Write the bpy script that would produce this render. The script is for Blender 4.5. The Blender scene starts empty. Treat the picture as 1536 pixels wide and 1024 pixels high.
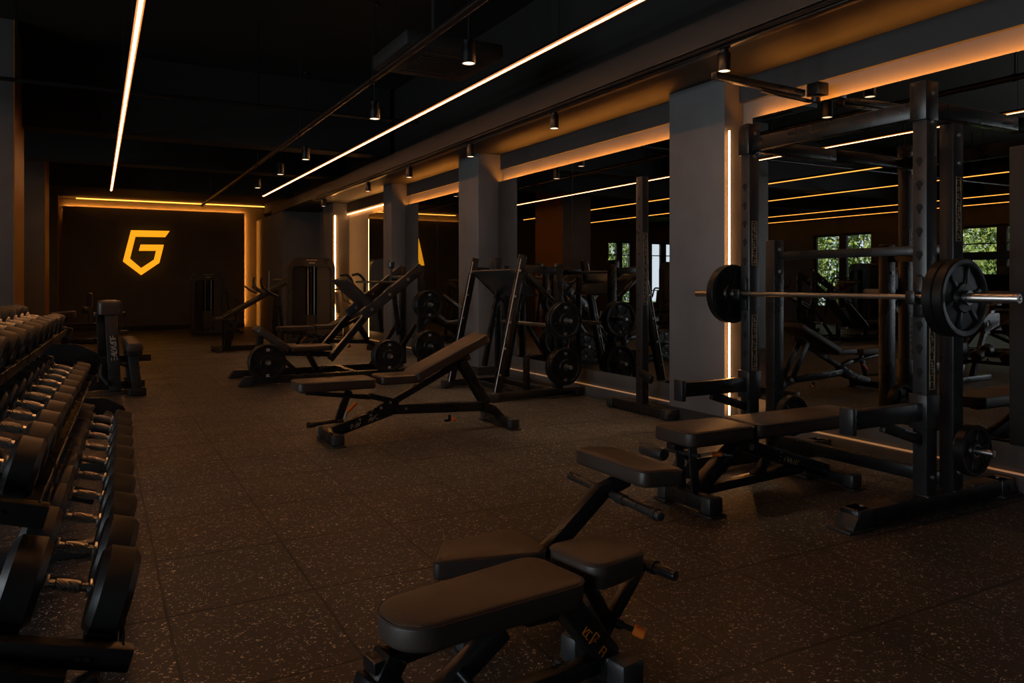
import bpy, bmesh, math, random
from mathutils import Vector, Matrix, Euler
random.seed(7)
PI = math.pi
sc = bpy.context.scene
col = sc.collection
V = Vector

# ------------------------------------------------------------------ materials
def nodes_mat(name):
    m = bpy.data.materials.new(name); m.use_nodes = True
    nt = m.node_tree
    return m, nt, nt.nodes['Principled BSDF']

def simple(name, colr, rough=0.5, metal=0.0, bump=0.0, bscale=200.0, var=0.0, vscale=6.0, spec=0.5, rvar=0.0):
    m, nt, p = nodes_mat(name)
    p.inputs['Base Color'].default_value = (*colr, 1)
    p.inputs['Roughness'].default_value = rough
    p.inputs['Metallic'].default_value = metal
    p.inputs['Specular IOR Level'].default_value = spec
    tc = nt.nodes.new('ShaderNodeTexCoord')
    if var > 0 or rvar > 0:
        n = nt.nodes.new('ShaderNodeTexNoise'); n.inputs['Scale'].default_value = vscale; n.inputs['Detail'].default_value = 5
        nt.links.new(tc.outputs['Object'], n.inputs['Vector'])
        if var > 0:
            r = nt.nodes.new('ShaderNodeValToRGB')
            r.color_ramp.elements[0].position = .3; r.color_ramp.elements[1].position = .7
            r.color_ramp.elements[0].color = (*[c*(1-var) for c in colr], 1)
            r.color_ramp.elements[1].color = (*[c*(1+var) for c in colr], 1)
            nt.links.new(n.outputs['Fac'], r.inputs['Fac']); nt.links.new(r.outputs['Color'], p.inputs['Base Color'])
        if rvar > 0:
            mr = nt.nodes.new('ShaderNodeMapRange')
            mr.inputs['From Min'].default_value = .3; mr.inputs['From Max'].default_value = .7
            mr.inputs['To Min'].default_value = rough-rvar; mr.inputs['To Max'].default_value = rough+rvar
            nt.links.new(n.outputs['Fac'], mr.inputs['Value']); nt.links.new(mr.outputs['Result'], p.inputs['Roughness'])
    if bump > 0:
        n2 = nt.nodes.new('ShaderNodeTexNoise'); n2.inputs['Scale'].default_value = bscale; n2.inputs['Detail'].default_value = 3
        b = nt.nodes.new('ShaderNodeBump'); b.inputs['Strength'].default_value = bump; b.inputs['Distance'].default_value = .002
        nt.links.new(tc.outputs['Object'], n2.inputs['Vector'])
        nt.links.new(n2.outputs['Fac'], b.inputs['Height']); nt.links.new(b.outputs['Normal'], p.inputs['Normal'])
    return m

def emit(name, colr, strength):
    m, nt, p = nodes_mat(name)
    p.inputs['Base Color'].default_value = (.6, .6, .6, 1)
    p.inputs['Emission Color'].default_value = (*colr, 1)
    p.inputs['Emission Strength'].default_value = strength
    return m

M = {}
M['frame'] = simple('black_powder_coat', (.008, .0082, .0085), .29, bump=.12, bscale=500, rvar=.06)
M['frame2'] = simple('charcoal_powder_coat', (.021, .0215, .0225), .31, bump=.12, bscale=500, rvar=.06)
M['cap'] = simple('grey_plastic_cap', (.028, .029, .03), .42, bump=.08, bscale=400)
M['vinyl'] = simple('black_vinyl', (.042, .030, .024), .42, bump=.1, bscale=700, rvar=.05)
M['rubber'] = simple('dumbbell_rubber', (.02, .0205, .021), .42, bump=.15, bscale=600, rvar=.05)
M['plate'] = simple('plate_rubber', (.0055, .0055, .0055), .38, bump=.06, bscale=400, rvar=.05, spec=.3)
M['chrome'] = simple('chrome', (.62, .6, .57), .32, 1.0)
M['steel'] = simple('brushed_steel', (.4, .4, .4), .3, 1.0)
M['orange'] = simple('orange_plastic', (.85, .19, .02), .4)
M['bolt'] = simple('zinc_bolt', (.5, .48, .45), .35, 1.0)
M['hole'] = simple('hole_dark', (.002, .002, .002), .9)
M['print'] = simple('pale_print', (.5, .43, .36), .6)
M['print_white'] = simple('white_print', (.85, .8, .74), .5)
M['print_orange'] = simple('orange_print', (.8, .25, .02), .6)
M['print_dim'] = simple('bronze_print', (.5, .35, .2), .5)
M['wall_dark'] = simple('dark_wall_paint', (.13, .125, .122), .6, bump=.06, bscale=120, var=.12, vscale=2)
M['wall_grey'] = simple('grey_plaster', (.115, .114, .115), .62, bump=.1, bscale=90, var=.16, vscale=2.2)
M['soffit'] = simple('soffit_paint', (.03, .03, .031), .65, bump=.05, bscale=90, var=.1, vscale=2)
M['fascia'] = simple('fascia_paint', (.011, .011, .0115), .6, bump=.05, bscale=90, var=.1, vscale=2)
M['cove'] = simple('cove_plaster', (.16, .145, .13), .6, bump=.06, bscale=90, var=.1, vscale=2)
M['ceil'] = simple('black_ceiling', (.0045, .0043, .004), .7, var=.15, vscale=3)
M['plinth'] = simple('grey_plinth', (.07, .069, .068), .45, var=.12, vscale=5)
M['base_black'] = simple('black_baseboard', (.015, .015, .015), .5)
M['winframe'] = simple('window_frame_paint', (.025, .028, .032), .45)
M['pipe'] = simple('black_pipe', (.007, .007, .0075), .3)
M['bark'] = simple('bark', (.06, .04, .025), .9, var=.3, vscale=20)
M['shroud'] = simple('smoked_shroud', (.014, .013, .012), .2)
M['shroud_grey'] = simple('grey_shroud', (.03, .028, .026), .35)
M['amber_glow'] = simple('painted_amber_glow', (.27, .125, .03), .45, var=.1, vscale=3)
M['lawn'] = simple('lawn', (.1, .17, .05), .9, var=.4, vscale=9)
M['steelstack'] = simple('stack_plate', (.05, .05, .05), .4, .6)

LEDC = (1.0, .40, .085)
M['led'] = emit('led_warm', (1.0, .42, .15), 42.0)
M['led_thin'] = emit('led_amber', (1.0, .36, .05), 5.0)
M['led_cove'] = emit('led_cove', (1.0, .32, .04), 75.0)
M['led_vert'] = emit('led_vertical', (1.0, .42, .12), 26.0)
M['led_near'] = emit('led_near_column', (1.0, .40, .11), 38.0)
M['led_low'] = emit('led_low', (1.0, .36, .07), .22)
M['sign'] = emit('sign_amber', (1.0, .38, .008), 1.25)
M['led_halo'] = emit('led_halo_amber', (1.0, .30, .04), .9)
M['lens'] = emit('lamp_lens', (1.0, .72, .45), 3.0)

# knurled grip
def mk_knurl():
    m, nt, p = nodes_mat('knurled_chrome')
    p.inputs['Base Color'].default_value = (.6, .58, .55, 1); p.inputs['Metallic'].default_value = 1; p.inputs['Roughness'].default_value = .3
    tc = nt.nodes.new('ShaderNodeTexCoord')
    w = nt.nodes.new('ShaderNodeTexWave'); w.inputs['Scale'].default_value = 60; w.bands_direction = 'DIAGONAL'
    b = nt.nodes.new('ShaderNodeBump'); b.inputs['Strength'].default_value = .5; b.inputs['Distance'].default_value = .002
    nt.links.new(tc.outputs['Object'], w.inputs['Vector']); nt.links.new(w.outputs['Fac'], b.inputs['Height']); nt.links.new(b.outputs['Normal'], p.inputs['Normal'])
    return m
M['knurl'] = mk_knurl()

def mk_mirror():
    m, nt, p = nodes_mat('mirror_glass')
    p.inputs['Base Color'].default_value = (.5, .49, .48, 1); p.inputs['Metallic'].default_value = 1; p.inputs['Roughness'].default_value = 0.0
    return m
M['mirror'] = mk_mirror()

def mk_glass():
    m = bpy.data.materials.new('window_glass'); m.use_nodes = True
    nt = m.node_tree; nt.nodes.clear()
    out = nt.nodes.new('ShaderNodeOutputMaterial'); mix = nt.nodes.new('ShaderNodeMixShader')
    tr = nt.nodes.new('ShaderNodeBsdfTransparent'); gl = nt.nodes.new('ShaderNodeBsdfGlossy'); fr = nt.nodes.new('ShaderNodeFresnel')
    tr.inputs['Color'].default_value = (.93, .95, .95, 1); gl.inputs['Roughness'].default_value = .02; fr.inputs['IOR'].default_value = 1.3
    nt.links.new(fr.outputs['Fac'], mix.inputs['Fac']); nt.links.new(tr.outputs[0], mix.inputs[1]); nt.links.new(gl.outputs[0], mix.inputs[2])
    nt.links.new(mix.outputs[0], out.inputs['Surface'])
    return m
M['glass'] = mk_glass()

def mk_leaf():
    m, nt, p = nodes_mat('leaf_green')
    tc = nt.nodes.new('ShaderNodeTexCoord'); n = nt.nodes.new('ShaderNodeTexNoise'); n.inputs['Scale'].default_value = 2.4; n.inputs['Detail'].default_value = 6
    r = nt.nodes.new('ShaderNodeValToRGB')
    r.color_ramp.elements[0].position = .35; r.color_ramp.elements[0].color = (.05, .12, .03, 1)
    r.color_ramp.elements[1].position = .68; r.color_ramp.elements[1].color = (.34, .42, .10, 1)
    nt.links.new(tc.outputs['Object'], n.inputs['Vector']); nt.links.new(n.outputs['Fac'], r.inputs['Fac']); nt.links.new(r.outputs['Color'], p.inputs['Base Color'])
    p.inputs['Roughness'].default_value = .6
    return m
M['leaf'] = mk_leaf()

TX, TY, OX, OY = .497, .59, .2115, 2.83
def mk_floor():
    m, nt, p = nodes_mat('rubber_tile_floor')
    N, L = nt.nodes, nt.links
    tc = N.new('ShaderNodeTexCoord'); sep = N.new('ShaderNodeSeparateXYZ')
    L.new(tc.outputs['Object'], sep.inputs[0])
    wn = N.new('ShaderNodeTexNoise'); wn.inputs['Scale'].default_value = 9; L.new(tc.outputs['Object'], wn.inputs['Vector'])
    def math_(op, a, b=None):
        x = N.new('ShaderNodeMath'); x.operation = op
        for i, s in enumerate((a, b)):
            if s is None: continue
            if isinstance(s, (int, float)): x.inputs[i].default_value = s
            else: L.new(s, x.inputs[i])
        return x.outputs[0]
    wob = math_('MULTIPLY', math_('SUBTRACT', wn.outputs['Fac'], .5), .008)
    def seam(o, off, t, w):
        a = math_('ADD', math_('SUBTRACT', o, off), wob)
        f = math_('FRACT', math_('DIVIDE', a, t))
        d = math_('MULTIPLY', math_('MINIMUM', f, math_('SUBTRACT', 1.0, f)), t)
        return d
    dx = seam(sep.outputs[0], OX, TX, .003); dy = seam(sep.outputs[1], OY, TY, .003)
    d = math_('MINIMUM', dx, math_('MULTIPLY', dy, .6))
    sm = N.new('ShaderNodeMapRange'); sm.inputs['From Min'].default_value = .0028; sm.inputs['From Max'].default_value = .006; L.new(d, sm.inputs['Value'])
    # base tint, per tile + broad noise
    bn = N.new('ShaderNodeTexNoise'); bn.inputs['Scale'].default_value = 1.7; bn.inputs['Detail'].default_value = 8; bn.inputs['Roughness'].default_value = .65
    L.new(tc.outputs['Object'], bn.inputs['Vector'])
    br = N.new('ShaderNodeValToRGB')
    br.color_ramp.elements[0].position = .3; br.color_ramp.elements[0].color = (.016, .0148, .0135, 1)
    br.color_ramp.elements[1].position = .72; br.color_ramp.elements[1].color = (.05, .045, .04, 1)
    L.new(bn.outputs['Fac'], br.inputs['Fac'])
    # flecks: distorted voronoi cells, a random few of them pale
    dn = N.new('ShaderNodeTexNoise'); dn.inputs['Scale'].default_value = 55; L.new(tc.outputs['Object'], dn.inputs['Vector'])
    vm = N.new('ShaderNodeVectorMath'); vm.operation = 'MULTIPLY_ADD'
    L.new(dn.outputs['Color'], vm.inputs[0]); vm.inputs[1].default_value = (.042, .042, 0); L.new(tc.outputs['Object'], vm.inputs[2])
    vo = N.new('ShaderNodeTexVoronoi'); vo.inputs['Scale'].default_value = 112; L.new(vm.outputs[0], vo.inputs['Vector'])
    sc_ = N.new('ShaderNodeSeparateColor'); L.new(vo.outputs['Color'], sc_.inputs[0])
    pick = math_('GREATER_THAN', sc_.outputs[0], .47)
    near = math_('LESS_THAN', vo.outputs['Distance'], .30)
    fl = math_('MULTIPLY', pick, near)
    fcol = N.new('ShaderNodeMixRGB'); fcol.inputs['Color1'].default_value = (.16, .14, .12, 1); fcol.inputs['Color2'].default_value = (.9, .8, .68, 1)
    L.new(sc_.outputs[1], fcol.inputs['Fac'])
    mx = N.new('ShaderNodeMixRGB'); L.new(fl, mx.inputs['Fac']); L.new(br.outputs['Color'], mx.inputs['Color1']); L.new(fcol.outputs[0], mx.inputs['Color2'])
    mx2 = N.new('ShaderNodeMixRGB'); L.new(sm.outputs[0], mx2.inputs['Fac']); mx2.inputs['Color1'].default_value = (.006, .0055, .005, 1); L.new(mx.outputs[0], mx2.inputs['Color2'])
    L.new(mx2.outputs[0], p.inputs['Base Color'])
    p.inputs['Roughness'].default_value = .62
    rr = N.new('ShaderNodeMapRange'); rr.inputs['From Min'].default_value = .3; rr.inputs['From Max'].default_value = .7; rr.inputs['To Min'].default_value = .42; rr.inputs['To Max'].default_value = .64
    L.new(bn.outputs['Fac'], rr.inputs['Value']); L.new(rr.outputs[0], p.inputs['Roughness'])
    gn = N.new('ShaderNodeTexNoise'); gn.inputs['Scale'].default_value = 170; gn.inputs['Detail'].default_value = 2; L.new(tc.outputs['Object'], gn.inputs['Vector'])
    h = math_('ADD', math_('MULTIPLY', gn.outputs['Fac'], .35), sm.outputs[0])
    b = N.new('ShaderNodeBump'); b.inputs['Strength'].default_value = .55; b.inputs['Distance'].default_value = .004; L.new(h, b.inputs['Height']); L.new(b.outputs['Normal'], p.inputs['Normal'])
    return m
M['floor'] = mk_floor()

# ------------------------------------------------------------------ geometry helper
def rrect(w, l, r, n=6):
    pts = []
    for cx, cy, a0 in ((w/2-r, l/2-r, 0), (-w/2+r, l/2-r, 90), (-w/2+r, -l/2+r, 180), (w/2-r, -l/2+r, 270)):
        for i in range(n+1):
            a = math.radians(a0+90*i/n); pts.append((cx+r*math.cos(a), cy+r*math.sin(a)))
    return pts

def roundpoly(pts, rad, n=6):
    """round the corners of a convex ccw polygon; rad may be a list"""
    out = []; k = len(pts)
    for i in range(k):
        p0, p1, p2 = V(pts[i-1]), V(pts[i]), V(pts[(i+1) % k])
        r = rad[i] if isinstance(rad, (list, tuple)) else rad
        a = (p0-p1).normalized(); b = (p2-p1).normalized()
        ang = a.angle(b); d = r/math.tan(ang/2)
        c = p1+(a+b).normalized()*(r/math.sin(ang/2))
        s = p1+a*d-c; e = p1+b*d-c
        a0 = math.atan2(s.y, s.x); a1 = math.atan2(e.y, e.x)
        da = (a1-a0+PI) % (2*PI)-PI
        for j in range(n+1):
            t = a0+da*j/n; out.append((c.x+r*math.cos(t), c.y+r*math.sin(t)))
    return out

def offset(pts, d):
    k = len(pts); out = []
    for i in range(k):
        t = (V(pts[(i+1) % k])-V(pts[i-1]))
        if t.length < 1e-9: t = V((1, 0))
        t.normalize(); nrm = V((t.y, -t.x))
        out.append((pts[i][0]-nrm.x*d, pts[i][1]-nrm.y*d))
    return out

SPLIT = {'bolt', 'adjustment_hole', 'end_beam', 'hanger', 'clamp', 'louvre', 'cross_beam', 'cross_tube', 'post', 'horn_post', 'stop_post', 'handle', 'pull_pin', 'incline_rail', 'pad_rail', 'raised_arm'}
class B:
    def __init__(s): s.bm = bmesh.new()
    def _merge(s, t, mat=None):
        if mat is not None: bmesh.ops.transform(t, matrix=mat, verts=t.verts)
        me = bpy.data.meshes.new('tmp'); t.to_mesh(me); t.free(); s.bm.from_mesh(me); bpy.data.meshes.remove(me)
    def box(s, c, size, bev=0.0, rot=None, seg=2):
        t = bmesh.new(); bmesh.ops.create_cube(t, size=1)
        bmesh.ops.scale(t, vec=V(size), verts=t.verts)
        if bev > 0: bmesh.ops.bevel(t, geom=list(t.edges), offset=min(bev, min(size)*.45), segments=seg, affect='EDGES', profile=.5)
        m = Matrix.Translation(V(c))
        if rot is not None: m = m @ (rot.to_4x4() if isinstance(rot, Matrix) else Euler(rot).to_matrix().to_4x4())
        s._merge(t, m); return s
    def mm(s, lo, hi, bev=0.0):
        lo, hi = V(lo), V(hi); return s.box((lo+hi)/2, hi-lo, bev)
    def beam(s, p, q, w, h, up=(0, 0, 1), bev=.004):
        p, q = V(p), V(q); d = q-p; L = d.length; x = d.normalized(); u = V(up)
        y = u.cross(x)
        if y.length < 1e-5: y = V((0, 1, 0)).cross(x)
        y.normalize(); z = x.cross(y)
        R = Matrix((x, y, z)).transposed()
        return s.box((p+q)/2, (L, w, h), bev, R)
    def cyl(s, p, q, r, seg=20, r2=None, bev=0):
        p, q = V(p), V(q); d = q-p; t = bmesh.new()
        bmesh.ops.create_cone(t, cap_ends=True, segments=seg, radius1=r, radius2=r if r2 is None else r2, depth=d.length)
        if bev:
            es = [e for e in t.edges if any(len(f.verts) > 4 for f in e.link_faces)]
            bmesh.ops.bevel(t, geom=es, offset=bev, segments=2, affect='EDGES', profile=.5)
        R = V((0, 0, 1)).rotation_difference(d).to_matrix().to_4x4()
        s._merge(t, Matrix.Translation((p+q)/2) @ R); return s
    def tube(s, pts, r, seg=10, soft=.0, n=5, cap=True):
        P = [V(p) for p in pts]
        if soft > 0 and len(P) > 2:
            Q = [P[0]]
            for i in range(1, len(P)-1):
                a = (P[i-1]-P[i]); b = (P[i+1]-P[i]); k = min(soft, a.length*.45, b.length*.45)
                s0 = P[i]+a.normalized()*k; s1 = P[i]+b.normalized()*k
                for j in range(n+1):
                    t = j/n; Q.append(s0*(1-t)**2+P[i]*2*t*(1-t)+s1*t*t)
            Q.append(P[-1]); P = Q
        bm = s.bm; rings = []; nrm = None
        for i, p in enumerate(P):
            if i == 0: t = P[1]-P[0]
            elif i == len(P)-1: t = P[-1]-P[-2]
            else: t = (P[i+1]-P[i]).normalized()+(P[i]-P[i-1]).normalized()
            t.normalize()
            if nrm is None: nrm = t.orthogonal().normalized()
            else:
                nrm = nrm-t*nrm.dot(t); nrm.normalize()
            bi = t.cross(nrm)
            rr = r[i] if isinstance(r, (list, tuple)) else r
            rings.append([bm.verts.new(p+(nrm*math.cos(2*PI*k/seg)+bi*math.sin(2*PI*k/seg))*rr) for k in range(seg)])
        for a, b in zip(rings, rings[1:]):
            for k in range(seg): bm.faces.new((a[k], a[(k+1) % seg], b[(k+1) % seg], b[k]))
        if cap:
            bm.faces.new(rings[0][::-1]); bm.faces.new(rings[-1])
        return s
    def lathe(s, prof, o=(0, 0, 0), axis=(0, 0, 1), seg=40):
        """prof: list of (radius, height); closed if starts and ends at r=0"""
        bm = s.bm; R = V((0, 0, 1)).rotation_difference(V(axis)).to_matrix(); o = V(o); rings = []
        for r, h in prof:
            if r < 1e-6: rings.append([bm.verts.new(o+R @ V((0, 0, h)))])
            else: rings.append([bm.verts.new(o+R @ V((r*math.cos(2*PI*k/seg), r*math.sin(2*PI*k/seg), h))) for k in range(seg)])
        for a, b in zip(rings, rings[1:]):
            for k in range(seg):
                k2 = (k+1) % seg
                if len(a) == 1 and len(b) == 1: continue
                if len(a) == 1: bm.faces.new((a[0], b[k2], b[k]))
                elif len(b) == 1: bm.faces.new((a[k], a[k2], b[0]))
                else: bm.faces.new((a[k], a[k2], b[k2], b[k]))
        return s
    def prism(s, pts, h0, h1, mat=None, bev=0):
        """ccw 2d outline extruded from h0 to h1 along local z, then mat"""
        t = bmesh.new()
        a = [t.verts.new((x, y, h0)) for x, y in pts]; b = [t.verts.new((x, y, h1)) for x, y in pts]
        k = len(pts)
        t.faces.new(a[::-1]); t.faces.new(b)
        for i in range(k): t.faces.new((a[i], a[(i+1) % k], b[(i+1) % k], b[i]))
        if bev: bmesh.ops.bevel(t, geom=list(t.edges), offset=bev, segments=2, affect='EDGES', profile=.5)
        s._merge(t, mat); return s
    def ring(s, outer, inner, h0, h1, mat=None, bev=0):
        t = bmesh.new(); k = len(outer)
        L = [[t.verts.new((x, y, h)) for x, y in o] for o in (outer, inner) for h in (h0, h1)]
        oa, ob, ia, ib = L
        for i in range(k):
            j = (i+1) % k
            t.faces.new((oa[i], oa[j], ob[j], ob[i])); t.faces.new((ia[j], ia[i], ib[i], ib[j]))
            t.faces.new((ob[i], ob[j], ib[j], ib[i])); t.faces.new((oa[j], oa[i], ia[i], ia[j]))
        if bev:
            es = [e for e in t.edges if len(e.link_faces) == 2 and e.calc_face_angle(0) > 1.2]
            bmesh.ops.bevel(t, geom=es, offset=bev, segments=2, affect='EDGES', profile=.5)
        s._merge(t, mat); return s
    def pad(s, pts, h, mat=None, crown=.004, e=.02):
        t = bmesh.new(); k = len(pts); rings = []
        prof = [(.010, 0), (.002, .006), (0, .014), (0, h-e), (e*.08, h-e*.62), (e*.3, h-e*.28), (e*.62, h-e*.07), (e, h), (e*1.8, h+crown*.5)]
        for d, z in prof: rings.append([t.verts.new((x, y, z)) for x, y in offset(pts, d)])
        for a, b in zip(rings, rings[1:]):
            for i in range(k): t.faces.new((a[i], a[(i+1) % k], b[(i+1) % k], b[i]))
        t.faces.new(rings[0][::-1])
        cx = sum(p[0] for p in pts)/k; cy = sum(p[1] for p in pts)/k
        last = rings[-1]
        mid = [t.verts.new((cx+(v.co.x-cx)*.5, cy+(v.co.y-cy)*.5, h+crown)) for v in last]
        for i in range(k): t.faces.new((last[i], last[(i+1) % k], mid[(i+1) % k], mid[i]))
        c = t.verts.new((cx, cy, h+crown*1.1))
        for i in range(k): t.faces.new((mid[i], mid[(i+1) % k], c))
        s._merge(t, mat); return s
    def islands(s):
        seen = set(); out = []
        for v in s.bm.verts:
            if v in seen: continue
            st = [v]; seen.add(v); isl = []
            while st:
                a = st.pop(); isl.append(a)
                for e in a.link_edges:
                    o = e.other_vert(a)
                    if o not in seen: seen.add(o); st.append(o)
            lo = [min(q.co[i] for q in isl) for i in range(3)]; hi = [max(q.co[i] for q in isl) for i in range(3)]
            out.append([isl, lo, hi])
        ch = True
        while ch:
            ch = False
            for i in range(len(out)):
                for j in range(i+1, len(out)):
                    A, C = out[i], out[j]
                    if all(A[1][k] <= C[2][k]+1e-4 and C[1][k] <= A[2][k]+1e-4 for k in range(3)):
                        A[0] += C[0]; A[1] = [min(A[1][k], C[1][k]) for k in range(3)]; A[2] = [max(A[2][k], C[2][k]) for k in range(3)]
                        out.pop(j); ch = True; break
                if ch: break
        return out
    def done(s, name, mat, parent=None, smooth=35):
        bmesh.ops.recalc_face_normals(s.bm, faces=s.bm.faces)
        if name in SPLIT:
            isl = s.islands()
            if len(isl) > 1:
                me0 = bpy.data.meshes.new('t'); s.bm.verts.index_update(); s.bm.to_mesh(me0)
                sets = [{v.index for v in i[0]} for i in isl]; s.bm.free(); r = None
                for st in sets:
                    nb = bmesh.new(); nb.from_mesh(me0); nb.verts.ensure_lookup_table()
                    bmesh.ops.delete(nb, geom=[v for v in nb.verts if v.index not in st], context='VERTS')
                    x = B.__new__(B); x.bm = nb; r = x._fin(name, mat, parent, smooth)
                bpy.data.meshes.remove(me0); return r
        return s._fin(name, mat, parent, smooth)
    def _fin(s, name, mat, parent=None, smooth=35):
        me = bpy.data.meshes.new(name); s.bm.to_mesh(me); s.bm.free()
        if smooth:
            me.polygons.foreach_set('use_smooth', [True]*len(me.polygons))
            me.set_sharp_from_angle(angle=math.radians(smooth))
        me.materials.append(mat)
        o = bpy.data.objects.new(name, me); col.objects.link(o)
        if parent: o.parent = parent
        return o

def tag(o, label=None, cat=None, group=None, kind=None):
    if label: o['label'] = label
    if cat: o['category'] = cat
    if group: o['group'] = group
    if kind: o['kind'] = kind
    return o
def thing(name, label, cat, loc=(0, 0, 0), rz=0, group=None):
    o = bpy.data.objects.new(name, None); col.objects.link(o); o.empty_display_size = .1
    o.location = loc; o.rotation_euler = (0, 0, rz)
    return tag(o, label, cat, group)
def struct(name, b, m, smooth=35):
    return tag(b.done(name, m, None, smooth), kind='structure')
def kids(o): return [c for c in bpy.data.objects if c.parent == o]
def copy_tree(o, parent=None):
    c = o.copy(); col.objects.link(c)
    if parent: c.parent = parent
    for ch in kids(o): copy_tree(ch, c)
    return c
def dup(o, loc, rz, label, group=None):
    c = copy_tree(o); c.location = loc; c.rotation_euler = (0, 0, rz); c['label'] = label
    if group: c['group'] = group
    elif 'group' in c: del c['group']
    return c

def XZ(y=0):   # local xy -> world xz at y, extruding along -y
    return Matrix(((1, 0, 0, 0), (0, 0, -1, y), (0, 1, 0, 0), (0, 0, 0, 1)))
def tiltY(o, a):  # frame at o rotated about y so +x goes up by angle a
    return Matrix.Translation(V(o)) @ Matrix.Rotation(-a, 4, 'Y')

def squiggle(b, o, u, v, w, h, n, seed, t=.0025, lift=.0012):
    """a row of n small illegible letter-like marks"""
    rnd = random.Random(seed); o, u, v = V(o), V(u).normalized(), V(v).normalized(); nn = u.cross(v)
    cw = w/n
    def stroke(a, c):
        p = o+u*a[0]+v*a[1]; q = o+u*c[0]+v*c[1]
        if (q-p).length < 1e-4: return
        b.beam(p+nn*lift*.5, q+nn*lift*.5, t, lift, up=nn, bev=0)
    if n > 7:
        for yy in (-h*.22, h*1.22): stroke((-.01, yy), (w+.01, yy))
        for xx in (-.01, w+.01): stroke((xx, -h*.22), (xx, h*1.22))
    for i in range(n):
        x0, x1 = i*cw+cw*.14, (i+1)*cw-cw*.14
        segs = [((x0, 0), (x0, h)), ((x0, h), (x1, h)), ((x1, 0), (x1, h)), ((x0, 0), (x1, 0)), ((x0, h/2), (x1, h/2)), ((x0, 0), (x1, h))]
        for sgm in rnd.sample(segs, 3): stroke(*sgm)

def text_mesh(body, size, name, mat, parent, mtx, ext=.0008):
    cu = bpy.data.curves.new(name, 'FONT'); cu.body = body; cu.size = size; cu.extrude = ext; cu.align_x = 'CENTER'; cu.align_y = 'CENTER'
    to = bpy.data.objects.new(name, cu); col.objects.link(to)
    dg = bpy.context.evaluated_depsgraph_get()
    me = bpy.data.meshes.new_from_object(to.evaluated_get(dg))
    bpy.data.objects.remove(to)
    me.transform(mtx); me.materials.clear(); me.materials.append(mat)
    o = bpy.data.objects.new(name, me); col.objects.link(o); o.parent = parent
    return o

# ------------------------------------------------------------------ camera
H, F, VX = 1.13, 1150.0, 145.0
psi = math.atan((768-VX)/F)
cam = bpy.data.cameras.new('camera'); co = bpy.data.objects.new('camera', cam); col.objects.link(co)
cam.sensor_width = 36; cam.sensor_fit = 'HORIZONTAL'; cam.lens = 36*F/1536
cam.shift_y = -88/1536; cam.clip_start = .05; cam.clip_end = 200
co.location = (0, 0, H); co.rotation_euler = (PI/2, 0, -psi)
sc.camera = co
sc.view_settings.view_transform = 'Standard'; sc.view_settings.look = 'None'
sc.view_settings.gamma = 1; sc.view_settings.use_curve_mapping = False
sc.view_settings.exposure = -0.22
try:
    sc.cycles.use_denoising = True
    sc.cycles.caustics_reflective = False; sc.cycles.caustics_refractive = False
    sc.cycles.max_bounces = 8; sc.cycles.sample_clamp_indirect = 1.0; sc.cycles.blur_glossy = .5
except Exception: pass

# ------------------------------------------------------------------ room shell
XL, XR, YN, YF, ZC = -9.5, 4.43, -6.0, 20.5, 3.9
struct('floor', B().mm((XL-.2, YN-.2, -.12), (XR+.2, YF+.2, 0)), M['floor'], 0)
struct('ceiling', B().mm((XL-.2, YN-.2, ZC), (XR+.2, YF+.2, ZC+.2)), M['ceil'], 0)
struct('wall_right', B().mm((XR, YN, 0), (XR+.2, YF, ZC)), M['cove'], 0)
struct('wall_near', B().mm((XL, YN-.2, 0), (XR+.2, YN, ZC)), M['wall_grey'], 0)

def holed(name, axis, pos, th, u0, u1, z0, z1, holes, mat):
    b = B()
    us = sorted({u0, u1, *[h[0] for h in holes], *[h[1] for h in holes]})
    def put(a, c, zz0, zz1):
        if axis == 'x': b.mm((pos, a, zz0), (pos+th, c, zz1))
        else: b.mm((a, pos, zz0), (c, pos+th, zz1))
    for a, c in zip(us, us[1:]):
        hs = [h for h in holes if h[0] <= a+1e-6 and h[1] >= c-1e-6]
        if not hs: put(a, c, z0, z1)
        else:
            put(a, c, z0, hs[0][2]); put(a, c, hs[0][3], z1)
    return struct(name, b, mat, 0)
WL = [(-4.6, -2.4, .4, 2.5), (-1.6, .6, .4, 2.5), (1.4, 3.6, .4, 2.5), (4.6, 6.8, .4, 2.5), (9.1, 11.15, .42, 2.48), (13.45, 15.35, .42, 2.5)]
holed('wall_left', 'x', XL-.2, .2, YN, YF, 0, ZC, WL, M['wall_grey'])
WB = [(-8.85, -7.75, .42, 2.5), (-6.95, -5.95, .42, 2.5)]
holed('wall_back', 'y', YF, .2, XL, XR+.2, 0, ZC, WB, M['cove'])
def window(n, axis, pos, a, c, z0, z1, transom=2.05):
    b = B(); f = .06
    def bar(a0, a1, zz0, zz1, t=.09):
        if axis == 'x': b.mm((pos-.1-t/2, a0, zz0), (pos-.1+t/2, a1, zz1), .004)
        else: b.mm((a0, pos+.1-t/2, zz0), (a1, pos+.1+t/2, zz1), .004)
    bar(a, a+f, z0, z1); bar(c-f, c, z0, z1); bar(a, c, z0, z0+f); bar(a, c, z1-f, z1)
    m = (a+c)/2; bar(m-.11, m+.11, z0, z1, .11); bar(a, c, transom-.015, transom+.015, .05); bar(a, c, .86, .89, .05)
    o = struct('window_%d' % n, b, M['winframe'])
    g = B()
    if axis == 'x': g.mm((pos-.105, a+.02, z0+.02), (pos-.099, c-.02, z1-.02))
    else: g.mm((a+.02, pos+.099, z0+.02), (c-.02, pos+.105, z1-.02))
    g.done('pane', M['glass'], o, 0)
k = 1
for (a, c, z0, z1) in WL: window(k, 'x', XL, a, c, z0, z1); k += 1
for (a, c, z0, z1) in WB: window(k, 'y', YF, a, c, z0, z1); k += 1

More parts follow.
